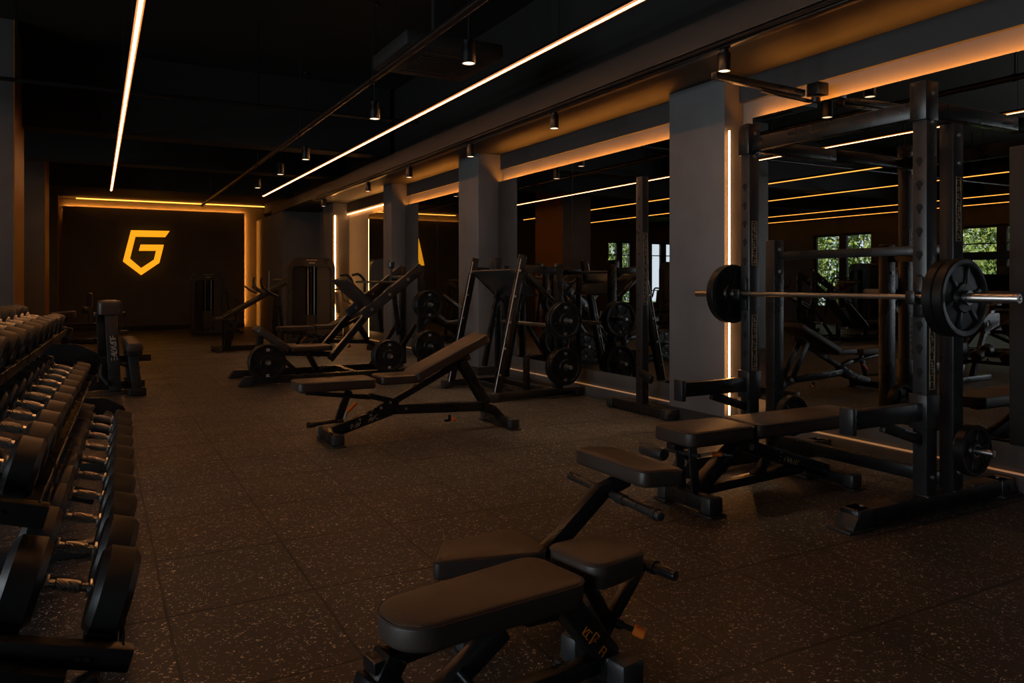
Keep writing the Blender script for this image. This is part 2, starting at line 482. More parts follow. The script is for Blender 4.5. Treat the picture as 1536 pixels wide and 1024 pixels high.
# gym signage wall panel at the back, with light behind its edges
struct('trim_1', B().mm((-.69, YF-.10, 0), (3.31, YF-.06, 2.90)), M['wall_dark'], 0)
struct('baseboard_back', B().mm((-.69, YF-.115, 0), (3.31, YF-.10, .1)), M['base_black'], 0)
struct('wall_recess', B().mm((3.62, 17.3, 0), (XR, YF, 2.72)), M['wall_grey'], 0)
# ceiling bulkhead along the right side: fascia, then dropped ceiling, then the soffit above the mirrors
struct('trim_2', B().mm((3.58, YN, 2.715), (XR, 18.4, 2.90)), M['fascia'], 0)
struct('trim_3', B().mm((4.392, YN, 2.525), (XR, 15.0, 2.715)), M['soffit'], 0)
struct('trim_4', B().mm((3.78, YN, 2.90), (XR, YF, ZC)), M['ceil'], 0)
for i, y in enumerate((10.5, 13.1, 16.6)):
    struct('trim_%d' % (5+i), B().mm((XL, y, 2.945), (3.7, y+.34, ZC)), M['ceil'], 0)
struct('trim_8', B().mm((XL, 16.94, 3.1), (3.7, YF, ZC)), M['ceil'], 0)
# columns on the right
CR = [(4.395, 5.04, 4.235), (8.41, 8.99, 4.09), (11.66, 12.05, 4.13), (15.0, 15.72, 4.10)]
for (y0, y1, x0) in CR:
    struct('column', B().mm((x0, y0, 0), (XR, y1, 2.715), .004), M['wall_grey'])
    struct('baseboard_column', B().mm((x0-.012, y0-.012, 0), (XR, y1+.012, .10)), M['base_black'], 0)
# colonnade on the left
for (y0, y1) in ((9.6, 10.8), (15.05, 16.3), (19.9, YF)):
    c_ = struct('column', B().mm((-1.55, y0, 0), (-.772, y1, ZC), .004), M['wall_grey'])
    B().mm((-.772, y0+.002, 0), (-.76, y1-.002, ZC)).done('painted_amber_glow', M['amber_glow'], c_, 0)  # added panel; the amber light on this face is put into its colour
# plinth and mirrors on the right wall
MIR = [(-3.0, 4.23, 'wide wall mirror behind the power rack'), (5.05, 8.40, 'wall mirror between the two nearest columns, behind the hack squat'), (9.0, 11.65, 'wall mirror behind the leg press, between the second and third columns'), (12.06, 13.52, 'farthest narrow wall mirror, beside the glowing wall recess')]
for i, (y0, y1, lab) in enumerate(MIR):
    y1p = 4.39 if i == 0 else y1
    struct('trim_%d' % (10+3*i), B().mm((4.335, y0, 0), (XR, y1p, .098), .003), M['plinth'])
    struct('trim_%d' % (11+3*i), B().mm((4.362, y0, .112), (XR, y1p, .26), .002), M['plinth'])
    t = thing('wall_mirror', lab, 'mirror', (4.36, (y0+y1)/2, .262))
    L = (y1-y0)/2
    B().mm((0, -L, 0), (.012, L, 2.375-.262)).done('mirror_glass', M['mirror'], t, 0)
    s = B()
    for q in ((-.55, .05) if i == 0 else (0,)):
        s.mm((-.0012, q*L-.002, 0), (.0, q*L+.002, 2.375-.262))
    s.done('panel_seam', M['base_black'], t, 0)
    B().mm((.012, -L, .0), (.03, L, 2.34-.262)).done('backing_board', M['base_black'], t, 0)
struct('trim_9', B().mm((4.31, 2.02, .262), (4.352, 2.35, 1.86), .004), M['base_black'])

def strip(lab, pts, sx, m, name='led_strip', housing=None, cat='light strip', n=24, group=None, edge=False):
    p, q = V(pts[0]), V(pts[1])
    t = thing(name, lab, cat, (p+q)/2, 0, group)
    b = B(); d = (q-p)
    for i in range(n):
        a = p+d*(i/n)-(p+q)/2; c = p+d*((i+1)/n)-(p+q)/2
        b.beam(a, c, sx[0], sx[1], up=(0, 0, 1) if abs(d.normalized().z) < .9 else (0, 1, 0), bev=0)
    b.done('diffuser', m, t, 0)
    if edge:
        for sx_ in (-1, 1): B().beam(p-(p+q)/2+V((sx_*.017, 0, .001)), q-(p+q)/2+V((sx_*.017, 0, .001)), .014, .010, bev=0).done('halo_edge', M['led_halo'], t, 0)  # glowing side flanges added to imitate the amber bloom around the strip
    if housing:
        nn_ = 7 if edge else 5
        for i in range(nn_):
            f_ = (i+.5)/nn_-.5; B().cyl(d*f_+V((0, 0, .02)), d*f_+V((0, 0, ZC-p.z-.002)), .0022, 6).done('suspension_wire', M['pipe'], t)
        off, w, h = housing
        B().beam(p-(p+q)/2+V(off), q-(p+q)/2+V(off), w, h, up=(0, 0, 1) if abs(d.normalized().z) < .9 else (0, 1, 0), bev=.002).done('strip_fitting', M['pipe'], t)  # slim black housing running along the strip
    else:
        p2 = p-(p+q)/2; u_ = d.normalized()
        B().beam(p2-u_*.004, p2+u_*.002, sx[0]*1.2, sx[1]*1.2, up=(0, 0, 1) if abs(u_.z) < .9 else (0, 1, 0), bev=0).done('strip_fitting', M['pipe'], t)  # small end tab added to strips that have no housing
    return t
ZS = 2.915
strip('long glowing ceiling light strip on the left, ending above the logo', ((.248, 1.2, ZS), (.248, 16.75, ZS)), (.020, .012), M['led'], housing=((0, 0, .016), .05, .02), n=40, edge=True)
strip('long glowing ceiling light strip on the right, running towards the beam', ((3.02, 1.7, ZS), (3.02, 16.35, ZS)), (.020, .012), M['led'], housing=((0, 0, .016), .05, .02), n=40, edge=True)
for i, (x, y0, y1, nm) in enumerate(((-1.95, 2.5, 19, 'first'), (-4.2, 2.5, 19, 'second'), (-7.4, 2.5, 19, 'third'), (-9.0, 2.5, 19, 'fourth'))):
    strip('ceiling light strip over the left wing, %s beyond the colonnade, seen in the mirror' % nm, ((x, y0, ZS), (x, y1, ZS)), (.026, .010), M['led_thin'], housing=((0, 0, .022), .05, .03), n=40)
strip('amber light strip across the ceiling above the back wall', ((-.42, YF-.2, 3.075), (4.55-.2, YF-.2, 3.075)), (.02, .02), M['led_thin'], n=12)
strip('hidden light strip glowing along the top of the logo wall panel', ((-.66, YF-.03, 2.868), (3.29, YF-.03, 2.868)), (.02, .012), M['led_cove'], n=12)
strip('vertical light strip glowing along the right edge of the logo wall panel', ((3.285, YF-.03, .05), (3.285, YF-.03, 2.85)), (.012, .02), M['led_cove'], n=10)
for i, (y0, y1, lab) in enumerate(MIR):
    nm = ('behind the power rack', 'between the two nearest columns', 'behind the leg press', 'beside the glowing recess')[i]
    strip('cove light glowing above the mirror ' + nm, ((4.394, y0+.02, 2.349), (4.394, y1-.02, 2.349)), (.02, .008), M['led_cove'], n=12)
    strip('thin light line along the plinth below the mirror ' + nm, ((4.352, y0, .105), (4.352, 4.39 if i == 0 else y1, .105)), (.02, .008), M['led_low'], n=8)
strip('vertical light strip on the side of the nearest column', ((4.246, 4.355, .12), (4.246, 4.355, 2.29)), (.007, .010), M['led_near'], n=8)
strip('vertical light strip on the side of the farthest column', ((4.14, 14.985, .12), (4.14, 14.985, 2.46)), (.02, .018), M['led_vert'], n=8)
strip('vertical light strip at the edge of the farthest mirror', ((4.375, 13.54, .12), (4.375, 13.54, 2.29)), (.02, .018), M['led_vert'], n=8)
strip('light line along the top of the glowing wall recess', ((4.40, 12.1, 2.49), (4.40, 15.0, 2.49)), (.016, .010), M['led_vert'], n=6)

# sign
def P(u, v, **k):
    r = (u-768)/F; c, s = math.cos(psi), math.sin(psi)
    if 'z' in k: d = F*(H-k['z'])/(v-424)
    elif 'y' in k: d = k['y']/(c-r*s)
    elif 'x' in k: d = k['x']/(r*c+s)
    else: d = k['d']
    return V((d*(r*c+s), d*(c-r*s), H-(v-424)*d/F))
G = [(196.4, 345.2), (254.5, 346.3), (247.7, 355.7), (203.2, 355), (195, 387.8), (211.6, 401.9), (230.8, 389.2), (233.9, 376.1), (208.1, 376.1), (210.9, 366.7), (245.8, 367), (239, 394.1), (211.6, 412.6), (184.2, 392)]
w3 = [P(u, v, y=YF-.16) for u, v in G]
cx, cz = sum(p.x for p in w3)/14, sum(p.z for p in w3)/14
sg = thing('logo_sign', 'glowing amber angular G shaped logo on the dark back wall', 'sign', (cx, YF-.16, cz))
B().prism([(p.x-cx, p.z-cz) for p in w3][::-1], 0, .03, XZ(0.0)).done('letter_face', M['sign'], sg, 0)
B().prism([(p.x-cx, p.z-cz) for p in w3][::-1], -.058, -.001, XZ(0.0)).done('backing', M['base_black'], sg, 0)

# ------------------------------------------------------------------ ceiling fittings
def spot(loc, r, h, rod, lab, grp, power=9):
    t = thing('ceiling_spotlight', lab, 'spotlight', loc, 0, grp)
    B().lathe([(0, h), (r*.9, h), (r, h-.006), (r, 0), (r*.9, 0), (r*.88, .012), (0, .012)], seg=28).done('housing', M['pipe'], t)
    B().lathe([(0, .004), (r*.86, .004), (r*.86, .011), (0, .011)], seg=28).done('lens', M['lens'], t)
    if rod > 0: B().cyl((0, 0, h), (0, 0, h+rod), .006, 10).cyl((0, 0, h+rod-.02), (0, 0, h+rod), .03, 16).done('hanging_rod', M['pipe'], t)
    li = bpy.data.lights.new('spot_light', 'SPOT'); lo = bpy.data.objects.new('spot_light', li); col.objects.link(lo)
    li.energy = power; li.color = (1, .72, .46); li.spot_size = math.radians(70); li.spot_blend = .6; li.shadow_soft_size = r*.7
    lo.parent = t; lo.location = (0, 0, -.01)
ords = ('nearest', 'second', 'third', 'fourth', 'fifth', 'sixth')
for i, y in enumerate((5.14, 7.32, 10.17, 11.75, 13.6)):
    z = 2.75; spot((2.42, y, z), .052, .17, ZC-z-.17, 'black cylinder spotlight hung beside the ceiling pipe, %s of its row' % ords[i], 'spotlights hung beside the pipe', 22)
for i, y in enumerate((3.77, 5.9, 7.66, 9.55, 11.3, 13.9)):
    spot((3.63, y, 2.52), .042, .12, 0.02, 'short black spotlight under the track along the beam, %s of its row' % ords[i], 'spotlights under the beam track', 42)
t = thing('lighting_track', 'black lighting track running along under the grey ceiling beam', 'track', (3.62, 6.2, 2.68))
B().mm((-.035, -8, -.02), (.035, 8.2, .03), .004).done('track_rail', M['pipe'], t)
B().tube([(-.06, -8, -.0), (-.06, 8.2, -.0)], .012).done('conduit', M['pipe'], t)
t = thing('ceiling_pipe', 'long black pipe running along under the dark ceiling', 'pipe', (2.03, 7, 2.83))
B().tube([(0, -9, 0), (0, 11, 0)], .028, 16).done('pipe_run', M['pipe'], t)
b = B()
for y in (-6, -3.4, -.8, 1.8, 4.4, 7, 9.6): b.cyl((0, y, .02), (0, y, ZC-2.83), .006, 8).cyl((0, y-.012, 0), (0, y+.012, 0), .036, 16)
b.done('hanger', M['pipe'], t)
t = thing('ceiling_pipe', 'thin black pipe crossing the ceiling over the dumbbell rack', 'pipe', (-2.5, 8.4, 3.0))
B().tube([(-6, 0, 0), (5.8, 0, 0)], .02, 12).done('pipe_run', M['pipe'], t)
b = B()
for x in (-5, -3, -1, 1.85, 4): b.mm((x-.008, -.008, 0), (x+.008, .008, ZC-3.002))
b.done('clamp', M['pipe'], t)
t = thing('air_conditioner', 'dark square cassette air conditioner set under the ceiling beside the pipe', 'air conditioner', (2.5, 5.95, 2.955))
B().mm((-.42, -.42, 0), (.42, .42, .12), .02).done('casing', M['ceil'], t)
B().mm((-.03, -.03, .12), (.03, .03, ZC-2.957)).done('ceiling_mount', M['ceil'], t)
b = B()
for i in range(4):
    a = i*PI/2; b.box((.3*math.cos(a), .3*math.sin(a), -.004), (.05, .42, .008) if i % 2 == 0 else (.42, .05, .008))
b.done('louvre', M['ceil'], t)
b = B()
for i in range(7): b.mm((-.2, -.19+.06*i, -.012), (.2, -.16+.06*i, -.001))
b.done('intake_grille', M['ceil'], t)
# bracket arm with small camera-like box above the rack
t = thing('wall_bracket', 'black bracket arm with a small box above the power rack mirror', 'bracket', (4.22, 3.6, 2.40))
B().beam((-.84, 0, .02), (-.05, 0, .0), .05, .045).beam((-.45, -.02, -.03), (.0, -.02, -.05), .03, .02).done('arm', M['frame'], t)
B().box((.05, -.04, .03), (.1, .1, .085), .006).done('control_box', M['frame'], t)
B().cyl((.02, -.05, -.03), (.02, -.05, -.06), .03, 16).done('joint', M['frame'], t)

# ------------------------------------------------------------------ dumbbells and rack
ang = math.radians(2.1); TILT = math.radians(16)
RK = thing('dumbbell_rack', 'black three tier dumbbell rack along the left side', 'dumbbell rack', (.04, 2.16, 0), -ang)
def tier(x0, z0, n, step, d0, d1, y0, nm, top):
    """rest plane passes under right heads; x0,z0 is the right head contact line; tier tilts up to the left"""
    ct, st = math.cos(TILT), math.sin(TILT)
    L = (n-1)*step
    sh = B().beam((0, 0, 0), (0, 0, .001), .001, .001).done('shelf', M['frame'], RK)  # replaced below
    bpy.data.objects.remove(sh)
    def pt(a, y, h):  # a along slope from right to left, h normal to the slope
        return V((x0-a*ct+h*st, y, z0+a*st+h*ct))
    b = B(); ya, yb = y0-.13, y0+L+.12
    for a in (-.005, .21):
        b.beam(pt(a, ya, -.008), pt(a, yb, -.008), .08, .008, up=pt(0, 0, 1)-pt(0, 0, 0))
        aa = a-.046 if a < .1 else a+.044
        b.beam(pt(aa, ya, .01), pt(aa, yb, .01), .006, .04, up=pt(0, 0, 1)-pt(0, 0, 0))
    s = b.done('shelf', M['frame'], RK)
    b = B()
    for y in (ya, yb): b.beam(pt(-.075, y, .0), pt(.345, y, .0), .045, .055, up=pt(0, 0, 1)-pt(0, 0, 0), bev=.005)
    b.done('end_beam', M['frame2'], s)
    b = B()
    for a in (.02, .24):
        for q in (0, .02): b.cyl(pt(a+q, ya-.022, .0), pt(a+q, ya-.028, .0), .006, 10)
    b.done('bolt', M['base_black'], s)
    for i in range(n):
        d = d0+(d1-d0)*i/(n-1); r = d/2
        th = .088 if nm == 'bottom' else .07
        y = y0+i*step
        lab = 'black rubber dumbbell with chrome handle on the %s rack tier, %s' % (nm, 'nearest the camera' if i == 0 else ('at the far end' if i == n-1 else '%s from the near end' % ('second third fourth fifth sixth seventh eighth ninth tenth eleventh twelfth'.split()[i-1])))
        c = RK.matrix_basis @ pt(.10, y, r+.0)
        t = thing('dumbbell', lab, 'dumbbell', c, 0, 'dumbbells on the %s rack tier' % nm)
        t.rotation_euler = (0, TILT, -ang)
        for sx in (-1, 1):
            x1, x2 = .055, .055+th
            c_ = .15*r; prof = [(0, x1), (r*.85, x1), (r, x1+c_), (r, x2-c_), (r*.85, x2), (r*.55, x2), (r*.5, x2-.004), (0, x2-.004)]
            B().lathe([(q, h*sx) for q, h in prof], axis=(1, 0, 0), seg=44).done('head', M['rubber'], t, 28)
        hr = .0135
        b = B().cyl((-.06, 0, 0), (.06, 0, 0), hr*.82, 18)
        for sx in (-1, 1): b.lathe([(0, sx*.044), (hr*1.5, sx*.044), (hr*1.6, sx*.047), (hr*1.6, sx*.052), (0, sx*.056)], axis=(1, 0, 0), seg=20)
        hd = b.done('handle', M['chrome'], t)
        g = B(); g.lathe([(hr*.8, -.03), (hr*1.05, -.027), (hr*1.18, 0), (hr*1.05, .027), (hr*.8, .03)], axis=(1, 0, 0), seg=18); g.done('grip', M['knurl'], hd)
    return pt, ya, yb
bpy.context.view_layer.update()
# local rack coordinates: x0 measured from the rack root
t1 = tier(-.035, .262, 10, .318, .21, .125, 0.0, 'bottom', False)
t2 = tier(-.215, .595, 11, .255, .15, .098, .10, 'middle', False)
t3 = tier(-.34, .865, 12, .245, .12, .095, .02, 'top', True)
for y in (-.18, 1.475, 3.05):
    B().beam((-.26, y, .04), (-.765, y, 1.02), .05, .08, up=(1, 0, .6), bev=.006).done('upright', M['frame'], RK)
    B().beam((-.06, y, .24), (.0, y, .04), .05, .06, up=(1, 0, 0), bev=.006).beam((-.10, y, .235), (-.40, y, .34), .05, .05).done('leg', M['frame'], RK)
for y in (-.18, 1.475, 3.05):
    B().beam((-.60, y, .035), (.03, y, .035), .08, .06, bev=.008).done('foot', M['frame2'], RK)
def endplate(cx, cz, y, w, h):
    o = roundpoly([(cx-w, cz-h*.5), (cx+w*.75, cz-h*.5), (cx+w, cz+h*.2), (cx+w*.3, cz+h*.5), (cx-w, cz+h*.55)], [.02, .02, .05, .07, .03], 4)
    k_ = len(o); ins = []
    for i in range(k_):
        a = math.atan2(o[i][1]-cz, o[i][0]-(cx+w*.35)); ins.append((cx+w*.35+.030*math.cos(a), cz-.0+.045*math.sin(a)))
    B().ring(o, ins, -.008, .008, XZ(y)).done('end_plate', M['frame'], RK)
endplate(-.15, .31, 3.12, .16, .24)
endplate(-.29, .67, 2.86, .17, .22)

# ------------------------------------------------------------------ benches
def cushion(name, parent, pts, h, mtx, pipe=True, e=.014):
    o = B().pad(pts, h, mtx, e=e).done(name, M['vinyl'], parent, 50)
    if pipe:
        ring = [mtx @ V((x, y, h-e*.55)) for x, y in offset(pts, -.0006)]
        B().tube(ring+[ring[0]], .0028, 6, cap=False).done('piping', M['vinyl'], o)
    return o
def foot(parent, x, y0, y1, name='foot', h=.075, w=.08):
    o = B().beam((x, y0+.03, .012+h/2), (x, y1-.03, .012+h/2), w*.86, h*.9, bev=.012).done(name, M['frame'], parent)
    for y, s in ((y0, 1), (y1, -1)):
        c = B().box((x, y+s*.035, .012+h/2), (w, .07, h), .014).done('end_cap', M['cap'], o)
        B().box((x, y+s*.03, .006), (w*1.12, .09, .012), .003).done('rubber_foot', M['base_black'], o)
    return o

def incline_bench(name, label, loc, rz, group=None):
    t = thing(name, label, 'bench', loc, rz, group)
    foot(t, 0, -.22, .22); foot(t, 1.36, -.24, .30)
    B().beam((.02, 0, .075), (.47, 0, .205), .07, .075, bev=.006).beam((.44, 0, .20), (1.2, 0, .165), .07, .07, bev=.006) \
        .beam((1.17, 0, .165), (1.30, 0, .13), .07, .07, bev=.006).beam((1.28, 0, .14), (1.36, 0, .06), .07, .06, bev=.006).done('spine', M['frame'], t)
    b = B(); squiggle(b, (.13, -.0355, .085), (.96, 0, .28), (-.28, 0, .96), .09, .028, 3, 3); squiggle(b, (.26, -.0355, .124), (.96, 0, .28), (-.28, 0, .96), .09, .028, 3, 5)
    b.done('printed_mark', M['print'], t)
    B().beam((.20, 0, .13), (.70, 0, .37), .05, .045, bev=.004).beam((.68, 0, .36), (1.08, 0, .56), .05, .045, bev=.004).done('ladder_rail', M['frame'], t)
    B().beam((-.18, 0, .365), (.28, 0, .30), .06, .03, bev=.004).beam((.28, 0, .31), (.50, 0, .25), .06, .04).beam((.13, .0, .36), (.05, 0, .15), .03, .05, up=(1, 0, 0)).done('seat_frame', M['frame'], t)
    for s in (-1, 1): B().beam((1.0, s*.055, .535), (1.22, s*.055, .19), .015, .06, up=(1, 0, 0), bev=.003).done('support_strut', M['frame'], t)
    b = B()
    for x, z in ((.2, .15), (.28, .175), (.55, .2), (.36, .22), (.43, .255)): b.cyl((x, -.04, z), (x, .04, z), .009, 12)
    b.done('bolt', M['bolt'], t)
    cushion('head_pad', t, rrect(.55, .27, .035), .07, Matrix.Translation((.02, 0, .378)))
    cushion('seat_pad', t, rrect(.34, .25, .035), .062, Matrix.Translation((.50, 0, .395)))
    cushion('back_pad', t, rrect(.66, .28, .035), .068, tiltY((.63, 0, .41), math.radians(25)) @ Matrix.Translation((.31, 0, 0)))
    g = B().tube([(.08, -.02, .15), (.0, -.05, .155), (-.17, -.11, .155)], .013, 12, .03).cyl((-.14, -.10, .155), (-.19, -.117, .155), .02, 16).done('grip_bar', M['frame'], t)
    lv = B().tube([(.09, -.045, .17), (.10, -.05, .22)], .008).done('pop_lever', M['steel'], t)
    B().cyl((.10, -.05, .215), (.17, -.05, .275), .011, 12).done('lever_grip', M['orange'], lv)
    kn = B().cyl((.9, -.035, .125), (.9, -.035, .08), .012, 12).cyl((.86, -.035, .085), (.9, -.035, .085), .009, 10).done('adjustment_knob', M['frame'], t)
    B().cyl((.915, -.04, .09), (.945, -.04, .09), .013, 12).done('knob_cap', M['orange'], kn)
    return t
JB = incline_bench('incline_bench', 'black incline bench with raised backrest, alone in the middle of the floor', (1.46, 5.39, 0), 0)
dup(JB, (2.72, 12.2, 0), math.radians(4), 'black incline bench standing behind the leg press, before the far weight stack')

def flat_bench():
    t = thing('weight_bench', 'black flat weight bench standing inside the power rack', 'bench', (2.62, 2.97, 0), 0)
    foot(t, 0, -.2, .2, h=.085, w=.09); foot(t, 1.02, -.2, .18, h=.075)
    B().beam((.02, 0, .07), (.37, 0, .31), .085, .06, bev=.006).beam((.30, 0, .30), (1.0, 0, .07), .06, .075, bev=.006).beam((.1, 0, .08), (.8, 0, .11), .06, .045, bev=.005).done('frame', M['frame'], t)
    b = B(); squiggle(b, (.60, -.0305, .178), (.95, 0, -.31), (.31, 0, .95), .022, .045, 1, 21, .004); squiggle(b, (.63, -.0305, .172), (.95, 0, -.31), (.31, 0, .95), .13, .026, 6, 9)
    b.done('printed_mark', M['print_dim'], t)
    b = B().cyl((.40, -.036, .27), (.40, .036, .27), .018, 20); b.done('pivot_bolt', M['bolt'], t)
    B().beam((-.12, 0, .318), (.32, 0, .318), .06, .03).beam((.3, 0, .318), (1.05, 0, .318), .06, .03).done('pad_rail', M['frame'], t)
    for y in (-.05, .05): B().beam((-.02, y, .32), (.0, y, .09), .012, .05, up=(1, 0, 0), bev=.003).done('adjuster_ladder', M['frame2'], t)
    B().beam((.62, 0, .31), (.50, 0, .13), .03, .05, up=(1, 0, 0)).beam((.50, 0, .13), (.44, 0, .11), .05, .03).done('support_strut', M['frame'], t)
    B().lathe([(0, -.09), (.03, -.09), (.036, -.08), (.036, .08), (.03, .09), (0, .09)], (-.03, .24, .24), (0, 1, 0), 24).done('roller_pad', M['cap'], t)
    B().cyl((-.02, -.1, .28), (-.02, .36, .255), .011, 12).done('roller_bar', M['frame2'], t)
    lv = B().tube([(.16, -.05, .26), (.21, -.09, .255)], .008).done('pop_pin', M['steel'], t)
    B().cyl((.13, -.03, .262), (.17, -.055, .26), .012, 12).done('pin_cap', M['orange'], lv)
    cushion('seat_pad', t, rrect(.44, .30, .05), .075, Matrix.Translation((.105, 0, .333)))
    cushion('back_pad', t, rrect(.86, .29, .045), .075, Matrix.Translation((.775, 0, .333)))
    return t
flat_bench()

def front_bench():
    t = thing('adjustable_bench', 'black adjustable bench in the foreground with orange pins and a long rounded pad', 'bench', (1.27, 1.79, 0), math.radians(9))
    foot(t, 0, -.115, .15, h=.085, w=.085); foot(t, -.80, -.15, .15)
    B().beam((-.20, 0, .315), (.0, 0, .075), .075, .07, bev=.006).done('post', M['frame'], t)
    b = B()
    uu, vv = V((.64, 0, -.77)), V((.77, 0, .64))
    squiggle(b, V((-.123, -.0378, .183)), uu, vv, .035, .022, 2, 31, .003); squiggle(b, V((-.100, -.0378, .150)), uu, vv, .028, .036, 1, 33, .0035); squiggle(b, V((-.100, -.0378, .150)), uu, vv, .028, .036, 1, 37, .0035)
    squiggle(b, V((-.062, -.0378, .112)), uu, vv, .024, .024, 1, 35, .003); squiggle(b, V((-.062, -.0378, .112)), uu, vv, .024, .024, 1, 36, .003)
    b.done('printed_mark', M['print_orange'], t)
    B().beam((-.74, 0, .268), (-.16, 0, .292), .06, .03).beam((-.16, 0, .295), (.07, 0, .30), .06, .03).done('pad_rail', M['frame'], t)
    B().beam((-.19, .0, .25), (-.30, 0, .26), .05, .04).done('hinge_block', M['frame'], t)
    B().beam((-.68, 0, .28), (-.73, 0, .20), .075, .06, up=(1, 0, 0), bev=.01).beam((-.71, -.0, .24), (-.58, 0, .0), .06, .06, up=(1, 0, 0)).beam((-.73, 0, .24), (-.80, 0, .05), .07, .05, up=(1, 0, 0)).done('rear_leg', M['frame'], t)
    B().beam((-.38, -.02, .262), (-.66, -.02, .10), .05, .05, bev=.006).beam((-.66, -.02, .10), (-.04, 0, .06), .045, .045).done('brace', M['frame2'], t)
    B().tube([(-.52, -.05, .20), (-.50, -.09, .165)], .009, 12).cyl((-.525, -.045, .206), (-.512, -.07, .184), .015, 14).done('pull_pin', M['frame'], t)
    B().lathe([(0, 0), (.012, 0), (.016, .004), (.016, .03), (.012, .035), (0, .035)], (-.502, -.086, .168), (.3, -.55, -.55), 18).done('pin_cap', M['orange'], t)
    B().beam((-.03, .01, .10), (.18, .03, .285), .034, .034, bev=.005).beam((-.04, .03, .28), (.03, .02, .15), .02, .04, up=(1, 0, 0)).done('handle_arm', M['frame'], t)
    B().cyl((.205, -.085, .275), (.19, .16, .285), .016, 18, bev=.003).lathe([(0, -.012), (.021, -.012), (.021, .012), (0, .012)], (.2, .0, .279), (0, 1, 0), 18).done('handle_bar', M['frame2'], t)
    p1 = B().tube([(.045, -.015, .155), (.075, -.045, .14)], .009, 12).cyl((.035, -.005, .16), (.05, -.02, .152), .015, 14).done('pull_pin', M['frame'], t)
    B().lathe([(0, 0), (.012, 0), (.016, .004), (.016, .028), (.013, .034), (0, .034)], (.072, -.042, .142), (.55, -.7, -.35), 18).done('pin_cap', M['orange'], t)
    # long pad: rounded at its far left end, wider towards the hinge
    pts = roundpoly([(-.70, -.10), (-.165, -.125), (-.165, .125), (-.70, .10)], [.093, .055, .055, .093], 8)
    cushion('back_pad', t, pts, .066, Matrix.Translation((0, 0, .297)) @ Matrix.Rotation(.004, 4, 'Y'), e=.014)
    cushion('seat_pad', t, [(x+.0, y) for x, y in roundpoly([(-.135, -.11), (.075, -.10), (.075, .10), (-.135, .11)], .045, 7)], .072, Matrix.Translation((.0, 0, .313)), e=.014)
    return t
front_bench()

def situp_bench():
    t = thing('decline_bench', 'black decline bench with low tapered pad and raised leg pad, right behind the front bench', 'bench', (1.33, 2.22, 0), 0)
    foot(t, -.33, -.14, .14); foot(t, .10, -.16, .16)
    B().beam((-.34, 0, .1), (.08, 0, .12), .05, .05).beam((-.32, 0, .1), (-.32, 0, .2), .05, .05).beam((-.02, 0, .12), (-.02, 0, .21), .05, .05).done('frame', M['frame'], t)
    B().beam((-.03, 0, .19), (.235, 0, .405), .045, .06, bev=.006).beam((.22, 0, .395), (.34, 0, .43), .045, .05, bev=.006).beam((.05, 0, .22), (.08, 0, .08), .04, .04, up=(1, 0, 0)).done('raised_arm', M['frame'], t)
    B().cyl((.25, -.30, .385), (.27, .27, .39), .015, 16, bev=.003).lathe([(0, -.01), (.02, -.01), (.02, .01), (0, .01)], (.252, -.27, .385), (0, 1, 0), 16).lathe([(0, -.02), (.019, -.02), (.019, .02), (0, .02)], (.258, -.08, .386), (0, 1, 0), 16).done('handle_bar', M['frame2'], t)
    pts = roundpoly([(-.43, -.045), (-.05, -.135), (-.05, .135), (-.33, .12)], [.02, .05, .05, .03], 6)
    cushion('back_pad', t, pts, .062, Matrix.Translation((0, 0, .215)))
    cushion('leg_pad', t, rrect(.18, .42, .03), .06, Matrix.Translation((.345, 0.01, .442)) @ Matrix.Rotation(.08, 4, 'Y'))
    return t
situp_bench()

# ------------------------------------------------------------------ plates
def plate(c, axis, r, th, label, group=None, mark='20'):
    t = thing('weight_plate', label, 'weight plate', c, 0, group)
    t.rotation_mode = 'QUATERNION'; t.rotation_quaternion = V((0, 0, 1)).rotation_difference(V(axis))
    h = th/2; prof = []
    half = [(.027, h*.95), (r*.36, h*.95), (r*.40, h*.5), (r*.80, h*.4), (r*.84, h*.9), (r*.9, h), (r*.97, h), (r, h*.8)]
    prof = half+[(q, -z) for q, z in half[::-1]]
    b = B(); b.lathe(prof+[prof[0]], seg=56)
    for s in (1, -1):
        for k_ in range(6):
            a = k_*PI/3+.26
            b.box((r*.6*math.cos(a), r*.6*math.sin(a), s*h*.55), (r*.46, r*.11, h*.35), .003, (0, 0, a))
    b.done('disc', M['plate'], t)
    b = B().lathe([(.0245, h*1.02), (.031, h*1.02), (.031, -h*1.02), (.0245, -h*1.02), (.0245, h*1.02)], seg=24); b.done('hub_ring', M['steel'], t)
    if mark:
        for a in (0, PI):
            text_mesh(mark, r*.2, 'marking', M['print_white'], t, Matrix.Rotation(a, 4, 'Z') @ Matrix.Translation((0, r*.7, h*.42)))
    return t

# ------------------------------------------------------------------ power rack
R = thing('power_rack', 'black power rack with loaded bar in front of the mirror on the right', 'power rack', (3.59, 2.89, 0), 0)
YA, YB = -.536, .615   # local y of the near and far side
XF, XB = 0.0, .215     # front and rear uprights, local x
def upright(x, y, top, holes=True, z0=.09, w=.075, dd=.085):
    o = B().mm((x-dd/2, y-w/2, z0), (x+dd/2, y+w/2, top), .006).done('upright', M['frame2'], R)
    if holes:
        b = B(); z = .35
        while z < top-.28:
            b.cyl((x-dd/2-.0007, y, z), (x-dd/2+.002, y, z), .018, 18); b.cyl((x-dd/2-.0007, y, z-.022), (x-dd/2+.002, y, z-.022), .009, 14)
            z += .115
        b.done('adjustment_hole', M['hole'], o)
    b = B()
    for z in (top-.06, top-.2, .18): b.cyl((x, y-w/2-.006, z), (x, y-w/2+.002, z), .012, 12).cyl((x, y-w/2-.011, z), (x, y-w/2-.006, z), .007, 10)
    b.done('bolt', M['bolt'], o)
    B().box((x, y, z0+.004), (dd+.05, w+.05, .008), .002).done('foot_plate', M['frame2'], o)
    return o
